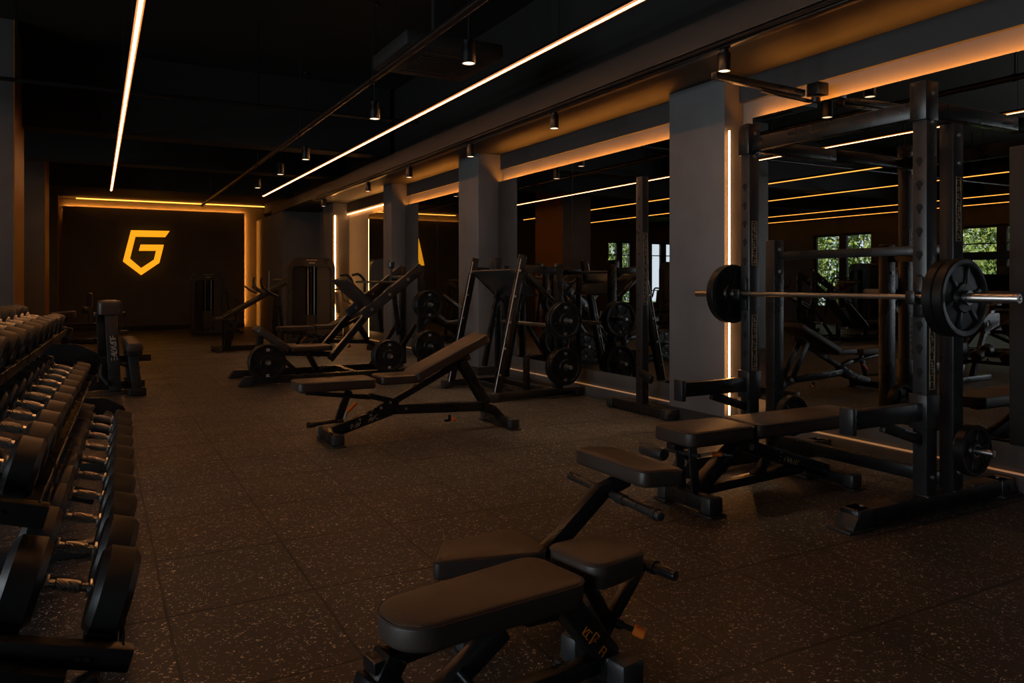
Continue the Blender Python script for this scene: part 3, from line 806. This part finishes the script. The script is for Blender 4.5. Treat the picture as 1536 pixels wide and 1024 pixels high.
for y, tops in ((YA, (2.115, 1.93)), (YB, (2.115, 1.40))):
    u1 = upright(XF, y, tops[0]); u2 = upright(XB, y, tops[1], False)
    b = B()
    if y == YA:
        squiggle(b, (XF+.012, y-.0388, .62), (0, 0, 1), (-1, 0, 0), .45, .028, 14, 41, .003); squiggle(b, (XB+.012, y-.0388, 1.35), (0, 0, 1), (-1, 0, 0), .3, .028, 9, 42, .003)
    else:
        squiggle(b, (XF+.012, y-.0388, .5), (0, 0, 1), (-1, 0, 0), .42, .028, 12, 43, .003); squiggle(b, (XF+.012, y-.0388, 1.25), (0, 0, 1), (-1, 0, 0), .25, .028, 8, 44, .003)
    b.done('printed_mark', M['print_dim'], R)
    fb = B().beam((-.56, y, .055), (.69, y, .055), .10, .08, bev=.008).done('base_beam', M['frame'], R)
    for x, s in ((-.60, 1), (.71, -1)):
        pr = [(x-.0, 0.014), (x+s*.14, .014), (x+s*.14, .095), (x+s*.055, .095)]
        if s < 0: pr = pr[::-1]
        B().prism(pr, -.055, .055, XZ(y), .004).done('end_cap', M['frame2'], fb)
        B().box((x+s*.05, y, .007), (.17, .13, .014), .004).done('rubber_foot', M['base_black'], fb)
    b = B()
    for x in (-.47, .62): b.cyl((x, y, .094), (x, y, .1), .012, 12); b.cyl((x, y-.055, .055), (x, y-.05, .055), .01, 12)
    b.done('bolt', M['bolt'], fb)
    # safety arm
    s = B().beam((-.55, y, .50), (-.03, y, .50), .055, .085, bev=.004).done('safety_arm', M['frame'], R)
    B().box((-.565, y, .495), (.03, .075, .125), .004).done('end_stop', M['frame2'], s)
    B().beam((-.32, y, .45), (-.04, y, .36), .03, .05, bev=.004).done('brace', M['frame'], s)
    B().box((-.005, y, .50), (.105, .095, .17), .005).done('bracket', M['frame2'], s)
    # j-hook
    jy = y+.0
    j = B().box((-.05, jy, 1.06), (.012, .048, .20), .003).box((-.078, jy, 1.035), (.056, .05, .022), .004).box((-.112, jy, 1.06), (.014, .05, .06), .004).done('bar_hook', M['frame'], R)
    # top plates and wall strut
    B().box((XF-.006, y, 2.02), (.10, .086, .19), .004).done('corner_plate', M['frame'], R)
    B().beam((.04, y, 1.985), (.765, y, 1.985), .06, .075, bev=.004).done('wall_strut', M['frame'], R)
    st = B().cyl((XB+.02, y-.02, .30), (XB+.02, y-.20 if y == YA else y-.21, .30), .018, 20, bev=.003).lathe([(0, -.004), (.03, -.004), (.03, .004), (0, .004)], (XB+.02, y-.045, .30), (0, 1, 0), 20).done('storage_horn', M['steel'], R)
B().beam((XF, YA+.036, 1.985), (XF, YB-.036, 1.985), .06, .085, bev=.004).done('top_crossbeam', M['frame'], R)
B().beam((XB+.0, YA+.04, .13), (XB+.0, YB-.04, .13), .05, .07, bev=.004).done('lower_crossbeam', M['frame'], R)
B().beam((XB, YA+.04, 1.30), (XB, YB-.04, 1.30), .035, .05, bev=.004).done('rear_crossbeam', M['frame'], R)
# barbell resting in the hooks
BX, BZ = 3.59-.079, 1.061
bt = thing('barbell', 'steel barbell resting in the hooks of the power rack', 'barbell', (BX, 2.885, BZ), 0)
B().cyl((0, -.70, 0), (0, .70, 0), .0135, 20).done('shaft', M['steel'], bt)
for s in (-1, 1):
    B().lathe([(0, .652), (.026, .652), (.028, .656), (.028, .672), (.0225, .676), (.0225, 1.012), (.02, 1.016), (.011, 1.016), (.009, 1.012), (0, 1.012)], (0, 0, 0), (0, s, 0), 24).done('sleeve', M['chrome'], bt)
    B().lathe([(0.0232, .787 if s < 0 else .732), (.034, .787 if s < 0 else .732), (.034, .80 if s < 0 else .745), (.0232, .80 if s < 0 else .745)], (0, 0, 0), (0, s, 0), 24).done('collar', M['steel'], bt)
plate((BX, 2.885-.704, BZ), (0, -1, 0), .182, .05, 'black plate on the near end of the barbell, inner one next to the rack', None, '')
plate((BX, 2.885-.756, BZ), (0, -1, 0), .182, .05, 'black plate on the near end of the barbell, outermost', None, '')
plate((BX, 2.885+.703, BZ), (0, -1, 0), .184, .055, 'black plate on the far end of the barbell, before the column', None, '')
plate((3.59+XB+.02, 2.89+YA-.095, .30), (0, -1, 0), .128, .05, 'small black plate stored low on the near side of the power rack', None, '')
plate((3.59+XB+.02, 2.89+YB-.12, .30), (0, -1, 0), .126, .05, 'small black plate stored low on the far side of the power rack', None, '')

# ------------------------------------------------------------------ slim upright stand by the mirror
t = thing('storage_upright', 'slim tall black upright on a low base before the mirror, left of the nearest column', 'upright', (4.17, 5.32, 0), 0)
B().mm((-.035, -.045, .06), (.035, .045, 2.05), .005).done('post', M['frame2'], t)
B().beam((-.02, -.36, .05), (-.02, .40, .05), .09, .08, bev=.008).done('base_beam', M['frame'], t)
for s in (-1, 1): B().box((-.02, .38*s, .045), (.13, .09, .088), .02).done('end_cap', M['frame2'], t)
b = B()
for i in range(14): b.cyl((-.0358, 0, .3+.12*i), (-.033, 0, .3+.12*i), .011, 12)
b.done('adjustment_hole', M['hole'], t)
b = B(); squiggle(b, (.012, -.0458, .95), (0, 0, 1), (-1, 0, 0), .6, .028, 16, 51, .003); b.done('printed_mark', M['print_dim'], t)
B().beam((-.02, -.0, .36), (-.02, -.16, .30), .05, .08, bev=.02).done('storage_bracket', M['frame'], t)

# ------------------------------------------------------------------ hack squat
def hack_squat(label, loc, rz=0, group=None):
    t = thing('hack_squat', label, 'exercise machine', loc, rz, group)   # local: x to the wall, y away from the near side
    for y, x1 in ((0, .95), (1.12, .62)):
        o = B().beam((.02, y, .05), (x1, y, .05), .08, .07, bev=.006).done('base_beam', M['frame'], t)
        for x in (.0, x1): B().box((x, y, .045), (.1, .1, .085), .018).done('end_cap', M['frame2'], o)
    B().beam((.3, 0, .06), (.3, 1.12, .06), .06, .05).beam((.62, 0, .06), (.62, 1.12, .06), .06, .05).done('cross_beam', M['frame'], t)
    for y in (.03, 1.10):
        rl = B().beam((.05, y, .07), (.34, y, 1.40), .05, .075, up=(1, 0, 0), bev=.005).done('guide_rail', M['frame'], t)
        B().cyl((.012, y-.03, .07), (.297, y-.03, 1.36), .005, 12).done('guide_rod', M['bolt'], rl)
        b = B()
        for i in range(5): b.cyl((.07+.055*i, y-.032, .25+.25*i), (.07+.055*i, y-.02, .25+.25*i), .012, 10)
        b.done('bolt', M['bolt'], rl)
    for y in (0, 1.12):
        B().mm((.69, y-.035, .08), (.76, y+.035, 1.32), .005).done('post', M['frame'], t)
        B().beam((.33, y, 1.27), (.72, y, 1.25), .05, .07, bev=.004).done('top_beam', M['frame'], t)
        B().beam((.72, y, .9), (.36, y, 1.22), .03, .05, up=(0, 1, 0), bev=.004).done('gusset', M['frame'], t)
    B().cyl((.40, 0, 1.25), (.40, 1.12, 1.25), .016, 14).cyl((.70, 0, .7), (.70, 1.12, .7), .02, 12).done('cross_tube', M['steel'], t)
    B().beam((.25, .56, 1.26), (.56, .56, 1.0), .86, .02, up=(.64, 0, .77), bev=.004).box((.31, .56, 1.32), (.07, .16, .13), .006).done('foot_plate', M['frame2'], t)
    for y in (.30, .80):
        B().beam((.30, y, .25), (.46, y, 1.02), .045, .05, up=(1, 0, 0)).done('carriage_rail', M['frame'], t)
    for y in (1.25,):
        B().tube([(.18, 1.1, .85), (.12, 1.2, .92), (.02, 1.24, 1.0)], .015, 10, .03).tube([(.15, 1.1, .72), (.05, 1.2, .70), (-.02, 1.26, .78)], .015, 10, .03).done('handle', M['frame2'], t)
    for z in (.31, .76):
        B().cyl((.72, -.03, z), (.72, -.24, z), .02, 18, bev=.003).done('plate_horn', M['chrome'], t)
    B().mm((.36, .02, .08), (.41, .07, .42), .004).mm((.50, .9, .08), (.55, .95, 1.2), .004).done('stop_post', M['frame'], t)
    return t
HS = hack_squat('black hack squat machine with leaning rails between the two nearest columns', (3.31, 6.48, 0))
for z, nm in ((.76, 'upper'), (.31, 'lower')):
    plate((4.03, 6.405, z), (0, -1, 0), .182, .05, 'black plate on the %s horn of the hack squat, inner' % nm, None, '20')
    plate((4.03, 6.350, z), (0, -1, 0), .182, .05, 'black plate with pale numbers on the %s horn of the hack squat, outer' % nm, None, '20')

# ------------------------------------------------------------------ leg press
def leg_press(label, loc, rz=0, group=None):
    t = thing('leg_press', label, 'exercise machine', loc, rz, group)  # origin at near left base corner; x right, y away
    for y in (0, .75):
        o = B().beam((.06, y, .06), (2.14, y, .06), .09, .08, bev=.006).done('base_beam', M['frame'], t)
        for x, s in ((0, 1), (2.20, -1)):
            pr = [(x, .012), (x+s*.16, .012), (x+s*.16, .105), (x+s*.07, .105)]
            if s < 0: pr = pr[::-1]
            B().prism(pr, -.05, .05, XZ(y), .004).done('end_cap', M['frame2'], o)
    B().beam((.3, 0, .07), (.3, .75, .07), .07, .06).beam((1.3, 0, .07), (1.3, .75, .07), .07, .06).beam((1.98, 0, .07), (1.98, .75, .07), .07, .06).done('cross_beam', M['frame'], t)
    B().beam((.26, .37, .09), (.30, .37, .52), .07, .07, up=(1, 0, 0)).beam((.30, .37, .33), (1.1, .37, .28), .07, .06).beam((.85, .37, .28), (.95, .37, .09), .06, .06, up=(1, 0, 0)).beam((.5, .37, .3), (.7, .37, .1), .05, .05, up=(1, 0, 0)).done('seat_frame', M['frame'], t)
    cushion('backrest', t, rrect(.46, .36, .05), .075, tiltY((.60, .37, .36), math.radians(180-36)) @ Matrix.Rotation(PI, 4, 'X') @ Matrix.Translation((.21, 0, -.04)), False)
    cushion('seat_pad', t, rrect(.50, .34, .05), .06, Matrix.Translation((.85, .37, .335)), False)
    for y in (.06, .69):
        rl = B().beam((1.02, y, .24), (1.62, y, .93), .05, .075, up=(-1, 0, 1), bev=.006).done('guide_rail', M['frame'], t)
        B().cyl((1.04, y-.035, .32), (1.42, y-.035, .76), .014, 12).done('chrome_rod', M['steel'], rl)
        bm_ = B().beam((1.40, y-.05, .74), (2.14, y-.05, 1.32), .05, .12, up=(-1, 0, 1), bev=.01).done('sled_beam', M['frame2'], t)
        b = B()
        for x in (1.5, 1.72, 1.95): b.cyl((x, y-.085, .74+(x-1.4)*.784), (x, y-.073, .74+(x-1.4)*.784), .018, 12)
        b.done('bolt', M['bolt'], bm_)
        B().mm((2.09, y-.09, .09), (2.16, y-.02, 1.34), .006).done('post', M['frame'], t)
        B().beam((1.72, y, .09), (2.08, y, .62), .05, .05, up=(0, 1, 0)).beam((1.86, y, .5), (1.80, y, 1.0), .04, .05, up=(1, 0, 0)).done('brace', M['frame'], t)
    for i in range(3):
        B().beam((1.06+.07*i, .16+.19*i, .26), (1.50+.07*i, .16+.19*i, .78), .035, .055, up=(-1, 0, 1), bev=.006).done('centre_rail', M['frame2'], t)
    B().cyl((1.95, .0, 1.20), (1.95, .75, 1.20), .016, 12).cyl((1.30, -.02, 1.14), (1.98, .1, 1.14), .012, 12).done('cross_tube', M['steel'], t)
    B().beam((1.22, .37, 1.17), (1.56, .37, .85), .72, .03, up=(.7, 0, .7), bev=.006).done('foot_plate', M['frame2'], t)
    for y in (.12, .62):
        B().tube([(1.45, y, 1.02), (1.46, y, 1.16), (1.38, y, 1.24), (1.30, y, 1.22)], .016, 10, .05).done('sled_handle', M['frame2'], t)
    for x, y, z in ((2.125, -.09, .87), (2.125, -.09, .38), (1.64, -.05, .28), (.27, -.05, .27)):
        B().cyl((x, y+.05, z), (x, y-.26, z), .02, 18, bev=.003).done('plate_horn', M['chrome'], t)
    B().mm((.235, -.03, .09), (.305, .03, .36), .005).mm((1.605, -.03, .09), (1.675, .03, .36), .005).done('horn_post', M['frame'], t)
    B().lathe([(0, -.05), (.03, -.05), (.045, -.03), (.045, .03), (.03, .05), (0, .05)], (1.92, .5, 1.36), (0, 0, 1), 18).tube([(1.92, .5, 1.18), (1.92, .5, 1.36)], .016).done('lock_lever', M['frame2'], t)
    return t
LP = leg_press('black plate loaded leg press with a slanted foot plate in the middle distance', (1.35, 8.74, 0))
for (x, z, nm, rr) in ((3.475, .87, 'on the upper horn at the right end of the leg press', .17), (3.475, .38, 'on the lower horn at the right end of the leg press', .185), (2.99, .28, 'low on the leg press behind the incline bench', .185), (1.62, .27, 'at the left end of the leg press, near the floor', .195)):
    y0 = 8.74-(.17 if x > 3.2 else .13)
    for i, w in enumerate(('inner', 'middle', 'outer')):
        plate((x, y0-.047*i, z), (0, -1, 0), rr, .044, 'black plate %s, %s one' % (nm, w), None, '20' if w == 'outer' else '')

# ------------------------------------------------------------------ selectorised machines
def selector(label, loc, rz, w, h, dp, group=None, arm=1):
    t = thing('weight_stack_machine', label, 'exercise machine', loc, rz, group)
    r = .17*w/.8
    out = roundpoly([(-w/2, .02), (w/2, .02), (w/2, h), (-w/2, h)], [.02, .02, r, r], 8)
    inn = roundpoly([(-w/2+.07, .09), (w/2-.07, .09), (w/2-.07, h-.16), (-w/2+.07, h-.16)], [.02, .02, r*.5, r*.5], 8)
    for y in (.08, dp): B().ring(out, inn, 0, .08, XZ(y), .014).done('arch_frame', M['frame2'], t, 30)
    inn2 = offset(out, .02)
    B().ring(out, inn2, 0, dp-.16, XZ(dp-.08)).done('side_casing', M['frame'], t, 30)
    B().mm((-w/2+.07, .045, .09), (-.11, .055, h-.16)).done('shroud', M['shroud'], t)
    B().mm((.11, .045, .09), (w/2-.07, .055, h-.16)).done('shroud', M['shroud_grey'], t)
    B().mm((-.13, dp-.05, .09), (.13, dp-.04, h-.16)).done('rear_panel', M['shroud'], t)
    for x in (-.06, .06): B().cyl((x, .16, .09), (x, .16, h-.16), .011, 12).done('guide_rod', M['chrome'], t)
    b = B(); n = 12
    for i in range(n): b.box((0, .16, .13+.034*i), (.2, .12, .03), .003)
    b.done('weight_stack', M['steelstack'], t)
    B().cyl((0, .16, .55), (0, .16, h-.2), .005, 8).lathe([(0, -.015), (.05, -.015), (.05, .015), (0, .015)], (0, .16, h-.21), (1, 0, 0), 20).done('cable_pulley', M['frame2'], t)
    B().box((0, -.002, h-.095), (.11, .004, .018)).done('badge', M['print'], t)
    B().box((0, -.001, h-.04), (.2, .003, .012)).done('top_inlay', M['print_dim'], t)
    s = arm
    B().beam((s*(w/2-.02), .2, .06), (s*(w/2+.35), .2, .06), .07, .06).beam((s*(w/2+.33), .0, .05), (s*(w/2+.33), .42, .05), .07, .06).beam((s*(w/2+.2), .2, .06), (s*(w/2+.22), .2, .42), .06, .06, up=(1, 0, 0)).done('base', M['frame'], t)
    cushion('seat', t, rrect(.3, .32, .05), .06, Matrix.Translation((s*(w/2+.22), .2, .43)), False)
    cushion('backrest', t, rrect(.42, .26, .05), .06, tiltY((s*(w/2+.07), .2, .75), math.radians(95)) @ Matrix.Translation((0, 0, -.03)), False)
    B().tube([(s*(w/2), .1, 1.0), (s*(w/2+.12), .05, 1.02), (s*(w/2+.16), 0, .8), (s*(w/2+.3), -.02, .72)], .018, 10, .05).done('lever_arm', M['frame2'], t)
    return t
selector('black weight stack machine against the dark back wall, right of the logo', (2.14, 17.8, 0), math.radians(-4), .70, 1.35, .5)
SM = selector('tall black weight stack machine with rounded top left of the glowing recess', (3.58, 14.55, 0), math.radians(-8), .86, 1.60, .45)

# ------------------------------------------------------------------ incline row machine at the back
def row_machine(label, loc, rz=0, group=None):
    t = thing('row_machine', label, 'exercise machine', loc, rz, group)
    o = B().beam((0, 0, .05), (1.15, 0, .05), .09, .08).done('base_beam', M['frame'], t)
    foot(t, .02, -.25, .3); foot(t, 1.15, -.28, .28)
    for y in (-.09, .09): B().beam((.16, y, .08), (.16, y, .52), .05, .08, up=(1, 0, 0)).done('leg', M['frame'], t)
    B().beam((.2, -.03, .09), (.32, -.03, .5), .05, .06, up=(1, 0, 0)).done('brace', M['frame'], t)
    cushion('chest_pad', t, rrect(.30, .26, .03), .05, Matrix.Translation((.13, 0, .51)), False)
    for y in (-.12, .12): B().beam((.10, y, .54), (1.12, y, 1.12), .05, .06, bev=.006).done('incline_rail', M['frame2'], t)
    cushion('back_pad', t, rrect(.50, .2, .03), .05, tiltY((.50, 0, .74), math.radians(29.6)), False)
    B().beam((.95, 0, .08), (.98, 0, 1.02), .08, .08, up=(1, 0, 0)).beam((1.12, .1, .08), (1.05, .1, 1.0), .05, .05, up=(1, 0, 0)).done('post', M['frame'], t)
    for y in (-.2, .2):
        B().tube([(.98, y*.5, .9), (.80, y, .98), (.70, y*1.2, 1.04), (.66, y*1.3, 1.14), (.68, y*1.3, 1.22)], .02, 10, .06).done('lever_arm', M['frame2'], t)
        B().tube([(.72, y*1.2, .95), (.6, y*1.3, 1.0), (.52, y*1.4, 1.08)], .016, 10, .04).done('handle', M['frame2'], t)
    B().cyl((.83, -.1, 1.0), (.84, -.1, 1.34), .012, 10).cyl((1.0, -.25, 1.18), (1.0, .25, 1.18), .016, 10).done('plate_peg', M['steel'], t)
    return t
RM = row_machine('black incline machine with twin sloped rails near the back wall', (1.72, 13.4, 0), math.radians(3))

# ------------------------------------------------------------------ left: post bench, ribbed bench, curl bench
t = thing('hyperextension_bench', 'black machine with an upright post and pale vertical lettering, beyond the dumbbell rack', 'exercise machine', (.15, 8.85, 0), math.radians(2))
B().beam((0.015, -.05, .03), (-.025, .03, .86), .11, .09, up=(0, 1, 0), bev=.006).done('post', M['frame2'], t)
b = B(); squiggle(b, (.030, -.088, .34), (-.05, .095, 1), (-1, 0, -.05), .26, .05, 7, 61, .006, .003); b.done('printed_mark', M['print'], t)
B().box((0.01, -.045, .012), (.2, .2, .024), .006).done('foot_plate', M['frame2'], t)
cushion('head_pad', t, rrect(.22, .30, .04), .15, Matrix.Translation((-.03, .1, .80)), False, e=.03)
B().beam((-.45, .12, .34), (.36, .12, .34), .06, .07).beam((-.35, .1, .07), (.3, .1, .07), .07, .08).beam((-.08, .2, .05), (-.10, .2, .8), .07, .09, up=(1, 0, 0)).done('frame', M['frame'], t)
B().tube([(-.10, .0, .3), (-.12, -.06, .2), (-.05, -.1, .1)], .02, 10, .04).tube([(.05, .1, .3), (.16, .05, .26), (.24, .0, .24)], .02, 10, .04).done('lever', M['frame2'], t)
for x in (-.14, .09): B().cyl((x, .1, .80), (x*1.25, .1, .80), .03, 16).done('pivot_cap', M['cap'], t)
cushion('side_pad', t, rrect(.34, .4, .05), .06, Matrix.Translation((-.42, .2, .38)), False)
t = thing('ribbed_bench', 'low narrow bench with a ribbed black top beside the lettered post', 'bench', (.325, 8.85, 0), math.radians(1))
for y in (-.25, .75): B().beam((.03, y, .05), (-.01, y, .40), .09, .09, up=(0, 1, 0), bev=.006).done('leg', M['frame2'], t)
for y in (-.28, .75): B().box((.03, y, .04), (.16, .14, .08), .014).done('foot', M['frame'], t)
B().mm((-.06, -.38, .40), (.07, .85, .44), .006).done('rail', M['frame'], t)
for i in range(9):
    B().box((.005, -.32+.135*i, .485), (.15, .088, .10), .03).done('rib_pad', M['vinyl'], t)
t = thing('curl_bench', 'low dark curl bench with a small pad beside the left columns', 'bench', (-.22, 10.75, 0), 0)
B().beam((-.12, 0, .05), (-.12, 0, .72), .07, .07, up=(1, 0, 0)).beam((-.3, 0, .05), (.35, 0, .05), .07, .07).beam((-.1, -.1, .62), (.36, -.1, .62), .04, .04).beam((-.1, -.1, .42), (.40, -.1, .42), .05, .07).beam((.3, 0, .05), (.34, 0, .42), .06, .06, up=(1, 0, 0)).done('frame', M['frame'], t)
cushion('arm_pad', t, rrect(.28, .3, .04), .08, tiltY((-.14, -.02, .70), .06), False)
cushion('seat_pad', t, rrect(.40, .34, .05), .06, Matrix.Translation((-.08, -.36, .27)), False)
B().beam((-.08, -.36, .27), (-.08, -.1, .1), .05, .05).done('seat_post', M['frame'], t)
B().cyl((.14, -.1, .60), (.14, -.1, .98), .02, 12).lathe([(0, -.09), (.035, -.08), (.035, .08), (0, .09)], (.14, -.1, .92), (0, 0, 1), 14).box((.1, -.1, .8), (.09, .07, .09), .02).done('grip_post', M['frame2'], t)
B().tube([(.36, -.1, .45), (.46, -.1, .5), (.5, -.1, .62)], .016, 10, .03).box((.52, -.1, .52), (.1, .06, .05), .01).box((.48, -.1, .72), (.14, .02, .015)).done('side_peg', M['frame2'], t)

# ------------------------------------------------------------------ machines of the left wing (seen in the mirrors)
dup(SM, (-2.6, 13.2, 0), math.radians(60), 'black weight stack machine in the left wing behind the colonnade, seen in the mirror')
dup(LP, (-5.2, 9.2, 0), math.radians(25), 'black leg press in the left wing before the windows, seen in the mirror')
dup(HS, (-3.2, 7.2, 0), math.radians(150), 'black hack squat in the left wing, seen in the mirror behind the bar')
dup(RM, (-5.8, 12.2, 0), math.radians(70), 'black incline machine by the far left windows, seen in the mirror')
dup(JB, (-2.2, 5.2, 0), math.radians(60), 'black incline bench in the open left wing, seen in the mirror')
dup(RM, (-4.4, 4.6, 0), math.radians(200), 'black incline machine in the near part of the left wing, seen in the mirror')
dup(LP, (-7.2, 6.2, 0), math.radians(80), 'black leg press close to the left windows, seen in the mirror')
dup(SM, (-7.6, 12.4, 0), math.radians(110), 'black weight stack machine between the left windows, seen in the mirror')

# ------------------------------------------------------------------ outside
struct('ground_outside', B().mm((-30, -12, -.4), (XL-.25, 45, -.2)).mm((XL-.25, YF+.25, -.4), (6, 45, -.2)), M['lawn'], 0)
def tree_mesh(seed):
    rnd = random.Random(seed); bm = bmesh.new()
    for _ in range(5200):
        while True:
            p = V((rnd.uniform(-1, 1), rnd.uniform(-1, 1), rnd.uniform(-1, 1)))
            if .45 < p.length < 1: break
        k_ = 1+.25*math.sin(p.x*5+seed)*math.cos(p.z*4)
        c = V((p.x*1.1*k_, p.y*1.1*k_, 2.1+p.z*2.4))
        s = rnd.uniform(.05, .11); q = Euler((rnd.uniform(0, 6), rnd.uniform(0, 6), rnd.uniform(0, 6))).to_matrix()
        vs = [bm.verts.new(c+q @ V(v)*s) for v in ((-1, 0, 0), (0, -.5, .1), (1, 0, 0), (0, .5, .1))]
        bm.faces.new(vs)
    me = bpy.data.meshes.new('foliage'); bm.to_mesh(me); bm.free(); me.materials.append(M['leaf']); return me
tm = [tree_mesh(s) for s in (1, 2)]
TR = [(-12.6, 8.6), (-12.9, 11.5), (-12.5, 14.4), (-13.0, 17.3), (-9.3, 24.6), (-5.2, 25.2), (-15.8, 10.2), (-15.9, 14.0), (-7.2, 28.0)]
TL = ['leafy green tree outside the nearer visible window, seen in the mirror', 'leafy green tree outside between the two left windows, seen in the mirror', 'leafy green tree outside the farther left window, seen in the mirror', 'leafy green tree outside past the last left window', 'leafy green tree outside the back wall window at the corner', 'leafy green tree outside the back wall window nearer the colonnade', 'leafy green tree farther out behind the nearer visible window', 'leafy green tree farther out behind the farther left window', 'leafy green tree farthest out behind the back wall windows']
for i, (x, y) in enumerate(TR):
    t = thing('tree', TL[i], 'tree', (x, y, -.2), i*1.3, 'trees outside the windows')
    B().tube([(0, 0, 0), (.05, 0, 1.2), (.0, .05, 2.6)], [.13, .1, .05], 10).done('trunk', M['bark'], t)
    o = bpy.data.objects.new('foliage', tm[i % 2]); col.objects.link(o); o.parent = t

# ------------------------------------------------------------------ daylight
w = bpy.data.worlds.new('World'); sc.world = w; w.use_nodes = True
w.node_tree.nodes['Background'].inputs[0].default_value = (.8, .89, 1.0, 1); w.node_tree.nodes['Background'].inputs[1].default_value = 2.2
sl = bpy.data.lights.new('sun', 'SUN'); so = bpy.data.objects.new('sun', sl); col.objects.link(so)
sl.energy = 15.0; sl.color = (1, .93, .8); sl.angle = .02
so.rotation_euler = V((-.62, .18, -.75)).to_track_quat('-Z', 'Y').to_euler()
for (a, c, z0, z1) in WL[:4]:
    li = bpy.data.lights.new('daylight', 'AREA'); lo = bpy.data.objects.new('daylight', li); col.objects.link(lo)
    li.shape = 'RECTANGLE'; li.size = c-a; li.size_y = z1-z0; li.energy = 240; li.color = (.87, .93, 1.0)
    lo.location = (XL-.3, (a+c)/2, (z0+z1)/2); lo.rotation_euler = (PI/2, 0, -PI/2)
